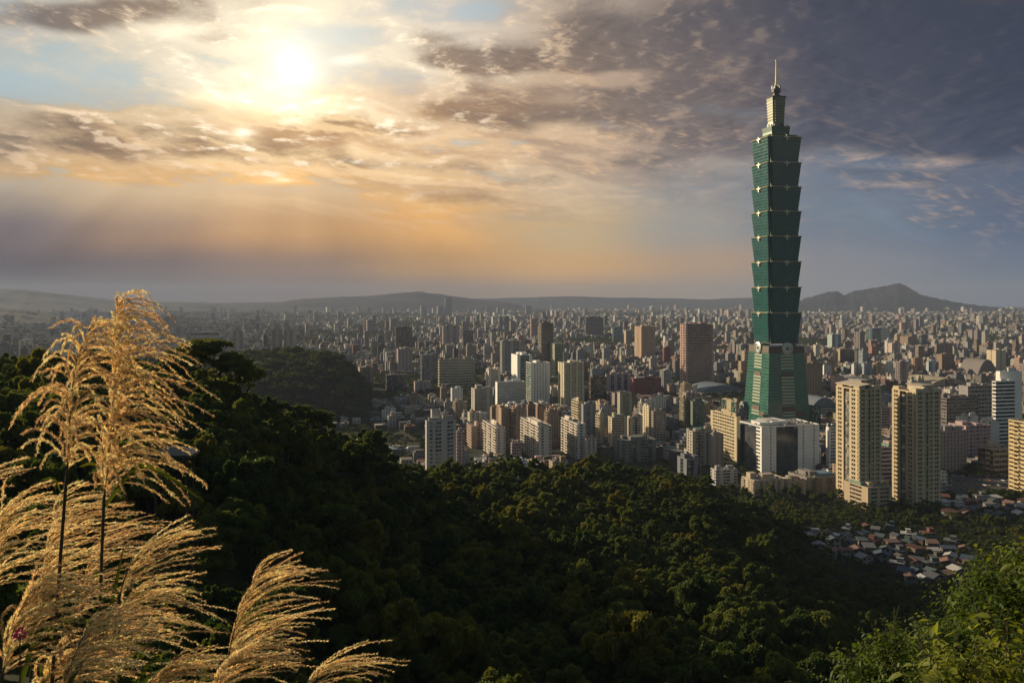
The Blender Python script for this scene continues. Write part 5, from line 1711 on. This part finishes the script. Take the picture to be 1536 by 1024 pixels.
shrub('big sunlit yellow-green shrub with layered branches, tallest of the shrubs below the village', 1450, 1100, 15,
      [(1484, 930, 15, 58, 42), (1452, 976, 14.5, 58, 36), (1500, 992, 14, 76, 60), (1405, 985, 14, 45, 30), (1490, 884, 15.5, 36, 28), (1440, 1040, 13.5, 80, 60), (1530, 910, 15, 60, 60), (1530, 1040, 13, 60, 60), (1385, 1015, 14, 40, 30)], 1200, 21, .130)
shrub('low sunlit shrub with pale new leaf tips, left of the tallest shrub', 1330, 1120, 12,
      [(1330, 1005, 12, 42, 34), (1352, 985, 12.2, 26, 26), (1375, 1040, 11.5, 62, 38), (1300, 1030, 12, 40, 30), (1325, 965, 12.4, 12, 16), (1278, 1012, 12, 18, 22), (1345, 960, 12.4, 10, 22)], 380, 22, .105)
shrub('shrub with large broad hanging leaves at the very bottom beside the frame edge', 1470, 1150, 8,
      [(1475, 1060, 8, 75, 55), (1530, 1020, 8.3, 50, 60), (1420, 1070, 8, 50, 40)], 130, 23, .15)
shrub('drooping light green branch spray reaching in from the frame edge by the village', 1545, 900, 13,
      [(1540, 850, 13, 26, 22), (1556, 875, 13, 30, 30)], 70, 24, .15)

# ------------------------------------------------------------------ open-limbed trees rising behind the grass
def open_tree(label, px, pyb, pyt, D, hw, seed, thin=1.0):
    """tree of visible forking limbs with leaf clumps at their ends"""
    r = random.Random(seed)
    b_ = at(px, HY, D); t_ = at(px, pyt, D)
    b_.z = float(H(b_.x, b_.y)[0])
    Ht = max(t_.z - b_.z, 5.0); wid = hw / FPX * D
    o = empty('open_limbed_tree', (b_.x, b_.y, b_.z)); tag(o, label, 'tree')
    ms, lobes = [], []
    def grow(p, d, L, rad, lev):
        e = p + d * L
        ms.append(limb(p, e, rad, rad * .66, 6, np.array([r.uniform(-.1, .1), r.uniform(-.1, .1), 0]) * L, 4))
        if lev == 0 or rad < .025:
            lobes.append([*e, wid * r.uniform(.17, .30), wid * r.uniform(.17, .30), wid * r.uniform(.08, .15)])
            return
        for i in range(2 + (r.random() < .5)):
            nd = d * .55 + np.array([r.uniform(-1, 1) * 1.0, r.uniform(-1, 1) * .8, r.uniform(.0, .75)])
            nd /= np.linalg.norm(nd)
            grow(e, nd, L * r.uniform(.62, .85), rad * .66, lev - 1)
        if lev < 4: lobes.append([*e, wid * .17, wid * .17, wid * .09])
    grow(np.array([0, 0, -1.0]), np.array([.05, 0, 1.0]), Ht * .34, Ht * .022, 4)
    L = np.array(lobes)
    sx = wid / max(np.abs(L[:, 0]).max(), .1); sz = Ht / L[:, 2].max()
    v, q = leaf_cloud(lobes, int(330 * len(lobes) * thin), wid * .036, seed, .2)
    S = np.array([min(sx, 1.6), 1.0, sz], np.float32)
    link('crown', mesh_from('crown', v * S, quads=q), M['leaf'], o)
    tr = link('trunk', join_meshes('trunk', ms), M['bark'], o); tr.scale = tuple(float(k) for k in S)
    return o


open_tree('open dark tree with forked bare limbs under its crown, right of the tallest plume', 312, 0, 514, 240, 50, 3)
open_tree('leaning open tree with ragged leaf clumps, second of the open trees above the dark slope', 352, 0, 540, 245, 40, 8)
open_tree('feathery dark tree on the skyline of the dark slope, below the low-rise roofs', 470, 0, 612, 300, 34, 17, 1.3)

# ------------------------------------------------------------------ silver grass in plume
def make_plume_mat():
    m, b, bs = material('plume_hair')
    at_ = b.node('ShaderNodeAttribute', attribute_name='tint')
    g = b.node('ShaderNodeNewGeometry')
    n = b.noise(g.outputs['Position'], 60, 2, .5)
    c = b.vm('SCALE', at_.outputs['Color'], b.m('MULTIPLY_ADD', n, .8, .6))
    b.put(bs.inputs['Base Color'], c)
    bs.inputs['Roughness'].default_value = .5
    bs.inputs['Specular IOR Level'].default_value = .3
    tr = b.node('ShaderNodeBsdfTranslucent')
    b.put(tr.inputs[0], b.vm('MULTIPLY', c, (1.12, 1.05, .92)))
    mx = b.node('ShaderNodeMixShader'); mx.inputs[0].default_value = .74
    b.nt.links.new(bs.outputs[0], mx.inputs[1]); b.nt.links.new(tr.outputs[0], mx.inputs[2])
    b.nt.links.new(mx.outputs[0], b.nt.nodes['Material Output'].inputs[0])
    return m


M['plume'] = make_plume_mat()
M['stalk'] = simple('grass_stalk', (.045, .040, .018), .6, var=.3, scale=8)
M['blade'] = make_leaf('grass_blade', (.030, .050, .010), (.075, .100, .020), trans=.45, scale=9)


def raceme(p0, d0, L, wind, grav, r, step=.0048):
    """one hairy finger of a plume: a thin arching axis set with spikelets"""
    n = max(6, int(L / step))
    t = (np.arange(n) / (n - 1))[:, None]
    side = np.cross(d0, [0, 0, 1.0])
    wob = r.uniform(-.06, .06)
    pts = p0 + L * (d0 * t + wind * .55 * t ** 1.6 + np.array([0, 0, -1.0]) * grav * t ** 2.1 + side * wob * np.sin(t * 5))
    tan = np.gradient(pts, axis=0); tan /= np.linalg.norm(tan, axis=1, keepdims=True)
    return pts, tan


def plume_mesh(rachis, nrac, L, seed, wind, spread=.55, grav=.55, tone=1.0, low=0.0):
    """rachis: list of points (local); racemes leave it all along and sweep with the wind"""
    r = np.random.default_rng(seed)
    R = np.asarray(rachis, float)
    V, T, Cc = [], [], []
    nv = 0
    seglen = np.linalg.norm(np.diff(R, axis=0), axis=1); cum = np.concatenate([[0], np.cumsum(seglen)])
    for k in range(nrac):
        u = (k + r.uniform(0, 1)) / nrac
        s = (low + (1 - low) * u) * cum[-1]
        p0 = np.array([np.interp(s, cum, R[:, i]) for i in range(3)])
        j = min(np.searchsorted(cum, s, 'right') - 1, len(seglen) - 1)
        up = (R[j + 1] - R[j]) / max(seglen[j], 1e-6)
        az = r.uniform(0, 2 * math.pi)
        out = np.array([math.cos(az), math.sin(az) * .8, r.uniform(-.15, .25)])
        d0 = up * r.uniform(.45, 1.0) + out * spread * r.uniform(.5, 1.3) + wind * r.uniform(.1, .7)
        d0 /= np.linalg.norm(d0)
        ll = L * r.uniform(.65, 1.12) * (1 - .40 * max(0, u - .55) / .45)
        pts, tan = raceme(p0, d0, ll, wind * r.uniform(.5, 1.3), grav * r.uniform(.6, 1.35), r)
        n = len(pts)
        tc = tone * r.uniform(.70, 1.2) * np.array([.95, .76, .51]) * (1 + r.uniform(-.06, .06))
        # axis
        a = np.stack([pts[:-1] + [0, 0, .0005], pts[:-1] - [0, 0, .0005], pts[1:]], 1)
        V.append(a.reshape(-1, 3)); T.append(np.arange(len(a) * 3).reshape(-1, 3) + nv); Cc.append(np.tile(tc * .55, (len(a), 1))); nv += len(a) * 3
        # spikelets: slim four-sided seeds set alternately, with silky hairs
        for rep in range(2):
            f = np.arange(n)
            q = r.normal(size=(n, 3)); q -= tan * (q * tan).sum(1, keepdims=True); q /= np.linalg.norm(q, axis=1, keepdims=True)
            ax = tan * .93 + q * .36; ax /= np.linalg.norm(ax, axis=1, keepdims=True)
            s1 = np.cross(ax, q); s1 /= np.linalg.norm(s1, axis=1, keepdims=True); s2 = np.cross(ax, s1)
            sl = .0095 * r.uniform(.7, 1.25, (n, 1)); rw = .00115 * r.uniform(.8, 1.3, (n, 1))
            b0 = pts + q * .0006; m_ = b0 + ax * sl * .45; e = b0 + ax * sl
            P6 = np.stack([b0, m_ + s1 * rw, m_ + s2 * rw, m_ - s1 * rw, m_ - s2 * rw, e], 1)
            F8 = np.array([[0, 2, 1], [0, 3, 2], [0, 4, 3], [0, 1, 4], [5, 1, 2], [5, 2, 3], [5, 3, 4], [5, 4, 1]])
            V.append(P6.reshape(-1, 3)); T.append((F8[None] + (np.arange(n) * 6)[:, None, None]).reshape(-1, 3) + nv); nv += n * 6
            Cc.append(np.repeat(tc * r.uniform(.55, 1.35, (n, 1)), 8, 0))
            # hairs
            for hh in range(2):
                hd = ax * .8 + r.normal(size=(n, 3)) * .38; hd /= np.linalg.norm(hd, axis=1, keepdims=True)
                hl = .010 * r.uniform(.6, 1.3, (n, 1))
                hs = np.cross(hd, r.normal(size=(n, 3))); hs /= np.linalg.norm(hs, axis=1, keepdims=True)
                H3 = np.stack([b0 - hs * .00028, b0 + hs * .00028, b0 + hd * hl], 1)
                V.append(H3.reshape(-1, 3)); T.append(np.arange(n * 3).reshape(-1, 3) + nv); nv += n * 3
                Cc.append(np.tile(np.clip(tc * 1.25, 0, .95), (n, 1)))
    return mesh_from('plume', np.concatenate(V), tris=np.concatenate(T), cols=np.clip(np.concatenate(Cc), 0, .95))


def blade_mesh(pts, wid):
    """a long grass blade with a folded midrib"""
    P_ = np.asarray(pts, float); n = 14
    t = np.linspace(0, 1, n); k = np.linspace(0, 1, len(P_))
    c = np.stack([np.interp(t, k, P_[:, i]) for i in range(3)], 1)
    for _ in range(3): c[1:-1] = (c[:-2] + c[2:] + 2 * c[1:-1]) / 4
    tan = np.gradient(c, axis=0); tan /= np.linalg.norm(tan, axis=1, keepdims=True)
    s = np.cross(tan, [0.15, 1, 0.1]); s /= np.linalg.norm(s, axis=1, keepdims=True)
    nn = np.cross(s, tan)
    w = (wid * np.sin(np.pi * (t * .86 + .14)) ** .7)[:, None] * .5
    V = np.stack([c - s * w + nn * w * .35, c, c + s * w + nn * w * .35], 1).reshape(-1, 3)
    Q = []
    for i in range(n - 1):
        o = i * 3; Q += [[o, o + 1, o + 4, o + 3], [o + 1, o + 2, o + 5, o + 4]]
    return mesh_from('leaf_blade', V, quads=Q, smooth=True)


WIND = np.array([.85, .10, .10])
GG = 'silver grass plumes on the near slope'


def grass(label, stem_px, D, rach_px, nrac, L, seed, blades=(), wind=1.0, spread=.55, grav=.5, tone=1.0, rad=.0042, low=0.0):
    """stem_px / rach_px: photo pixels from the ground up; L: finger length in px"""
    top = at(*stem_px[0], D)
    gz = float(H(top.x, D)[0])
    root = empty('silver_grass', (top.x, D, gz)); tag(root, label, 'silver grass', GG)
    o = Vector((top.x, D, gz))
    L3 = lambda p, dd=0.0: np.array(at(p[0], p[1], D + dd) - o)
    st = [np.array([-.02, .0, -.05])] + [L3(p) for p in stem_px] + [L3(rach_px[0])]
    ms = []
    for i in range(len(st) - 1):
        k = len(st)
        ms.append(limb(st[i], st[i + 1], rad * (1.15 - .35 * i / k), rad * (1.15 - .35 * (i + 1) / k), 8, seg=2))
    link('stem', join_meshes('stem', ms), M['stalk'], root)
    rp = [L3(p, .01 * i) for i, p in enumerate(rach_px)]
    rr = []
    for i in range(len(rp) - 1): rr.append(limb(rp[i], rp[i + 1], rad * .62 * (1 - .75 * i / len(rp)), rad * .62 * (1 - .75 * (i + 1) / len(rp)), 6, seg=2))
    pl = link('plume', plume_mesh(rp, nrac, L * .84 / FPX * D, seed, WIND * wind, spread, grav, tone, low), M['plume'], root)
    link('rachis', join_meshes('rachis', rr), M['stalk'], pl)
    for pts, wpx in blades:
        link('leaf_blade', blade_mesh([L3(p[:2], p[2] if len(p) > 2 else 0) for p in pts], wpx / FPX * D), M['blade'], root)
    return root


grass('tallest golden plume of silver grass, swept to one side on a dark straight stalk', [(146, 1060), (150, 900), (156, 745)], 2.25,
      [(157, 742), (164, 680), (170, 600), (175, 525), (177, 452)], 138, 156, 1,
      [([(157, 760), (205, 690), (250, 712), (318, 760)], 8), ([(146, 1040), (160, 930), (175, 870), (185, 820)], 7), ([(150, 700), (135, 694), (118, 700)], 5)], .72, .55, .95)
grass('golden silver grass plume with fingers hanging to both sides, left of the tallest plume', [(76, 1060), (86, 900), (98, 735)], 2.15,
      [(101, 705), (104, 650), (108, 585), (116, 535), (138, 485)], 108, 138, 2,
      [([(40, 960), (58, 905), (76, 858)], 12), ([(92, 740), (80, 715), (60, 720)], 4)], .12, .85, .75)
grass('dense tawny plume of silver grass leaning over at mid height under the two tall plumes', [(40, 1080), (52, 960)], 2.5,
      [(56, 900), (66, 850), (76, 800), (88, 752)], 56, 138, 3, [([(150, 1030), (162, 950), (170, 880)], 8)], 1.05, .5, .45)
grass('tawny silver grass plume half cut by the frame beside the dense mid-height plume', [(-60, 1080), (-40, 960)], 2.3,
      [(-34, 900), (-24, 850), (-10, 800), (6, 765)], 60, 150, 4, [], 1.0, .55, .45)
grass('sparse small silver grass plume with few long fingers, right of the dense plume', [(168, 1060), (172, 950), (178, 900)], 2.35,
      [(180, 890), (186, 870), (196, 845), (214, 822)], 20, 130, 5, [([(168, 1000), (190, 960), (232, 925)], 6), ([(170, 1040), (178, 960), (180, 900)], 6)], 1.0, .35, .35)
grass('wide silver grass plume drooping in a fan, below the sparse small plume', [(120, 1100), (140, 1000)], 2.4,
      [(146, 985), (160, 950), (176, 920), (196, 890)], 46, 150, 6, [([(120, 1060), (190, 990), (240, 940)], 8)], 1.1, .5, .6)
grass('pale plume of silver grass filling the low corner by the frame edge', [(-20, 1120), (0, 1040)], 2.1,
      [(4, 1010), (16, 960), (30, 915), (50, 880)], 74, 150, 7, [([(20, 1060), (40, 990), (62, 930)], 9)], .9, .6, .5)
grass('low tawny plume of silver grass packed between the corner plume and the wide drooping plume', [(60, 1140), (84, 1060)], 2.0,
      [(90, 1040), (104, 1000), (122, 960), (140, 930)], 52, 130, 8, [([(90, 1060), (110, 1010), (130, 985)], 8), ([(205, 1060), (215, 1000), (240, 985)], 7)], .95, .55, .5)
grass('golden plume of silver grass alone on the dark slope, bent over with a hooked tip', [(318, 1110), (330, 1040)], 2.6,
      [(340, 1000), (346, 968), (354, 932), (366, 898), (386, 860)], 48, 128, 9, [], 1.1, .36, .42)
grass('low plume of silver grass at the bottom edge under the lone bent plume', [(290, 1130), (306, 1070)], 2.5,
      [(312, 1050), (324, 1020), (340, 992), (362, 975)], 46, 120, 10, [([(300, 1060), (306, 1010), (310, 975)], 6)], 1.1, .45, .5)
grass('short plume tip of silver grass farthest along the bottom edge, arching over', [(440, 1130), (452, 1070)], 2.7,
      [(456, 1045), (464, 1020), (478, 1004), (500, 994)], 26, 105, 11, [], 1.1, .35, .45)
grass('low silver grass plume on the bottom edge between the wide fan and the lone plume', [(190, 1140), (205, 1080)], 2.3,
      [(210, 1060), (222, 1030), (240, 1008), (262, 992)], 34, 112, 12, [], 1.05, .5, .5)
grass('thin stray plume of silver grass crossing the frame edge above the dense tawny plume', [(-90, 900), (-80, 800)], 2.3,
      [(-76, 770), (-66, 745), (-52, 728), (-38, 716)], 9, 105, 13, [], 1.0, .25, .2)
grass('ragged plume of silver grass in the thick of the low corner clump', [(20, 1160), (40, 1090)], 2.15,
      [(46, 1060), (60, 1030), (76, 1005), (98, 985)], 60, 140, 14, [([(60, 1090), (64, 1020), (56, 985)], 7)], 1.0, .6, .5)
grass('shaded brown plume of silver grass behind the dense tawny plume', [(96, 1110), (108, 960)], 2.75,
      [(112, 930), (122, 880), (136, 840), (160, 800)], 34, 130, 15, [], 1.1, .5, .45, tone=.75)  # lower tone puts this rear plume's shade into its colour

# small pink flower head among the plumes
fb = at(30, 950, 2.0)
fo = empty('pink_flower', (fb.x, fb.y, float(H(fb.x, fb.y)[0]))); tag(fo, 'small crimson pink flower head among the low plumes', 'flower')
oz = np.array([0, 0, fb.z - fo.location.z])
M['petal'] = simple('flower_petal', (.42, .05, .12), .6, var=.4, scale=60)
r = np.random.default_rng(4)
V, T = [], []
for k in range(90):
    d = r.normal(size=3); d /= np.linalg.norm(d)
    c = oz + d * .010 * r.uniform(.5, 1.2); s = np.cross(d, r.normal(size=3)); s /= np.linalg.norm(s)
    V += [c - s * .0028, c + s * .0028, c + d * .009 + s * .001]; T.append([3 * k, 3 * k + 1, 3 * k + 2])
link('petals', mesh_from('petals', np.array(V), tris=np.array(T)), M['petal'], fo)
link('stem', limb((0, 0, -.05), oz, .002, .0014, 6), M['stalk'], fo)

# small pavilion roof half lost among the dark trees
p = at(262, 679, 95)
po = empty('garden_pavilion', (p.x, p.y, float(H(p.x, p.y)[0]))); tag(po, 'dim small hip-roofed pavilion half hidden in the dark slope beside the tallest plume', 'pavilion')
hz = p.z - po.location.z
link('roof', loft([square(4.6, hz - .25, 3.2), square(4.6, hz, 3.2), square(2.0, hz + .7, .3)]), M['dark'], po)
link('posts', boxes([[sx * 1.7, sy * 1.1, -.5, .18, .18, hz + .3] for sx in (-1, 1) for sy in (-1, 1)]), M['bark'], po)

# ------------------------------------------------------------------ the air
HAZE = 4.8e-5
m = bpy.data.materials.new('haze_air')
m.use_nodes = True
nt = m.node_tree
nt.nodes.clear()
b = NB(nt)
vol = b.node('ShaderNodeVolumePrincipled')
b.put(vol.inputs['Color'], (.36, .43, .61, 1))
vol.inputs['Density'].default_value = HAZE
vol.inputs["Anisotropy"].default_value = .08
out = b.node('ShaderNodeOutputMaterial')
nt.links.new(vol.outputs[0], out.inputs['Volume'])
me = boxes([[0, 9000, -2.0, 36000, 31000, 560.0]], name='haze')
hz_ = tag(link('haze', me, m), kind='stuff')
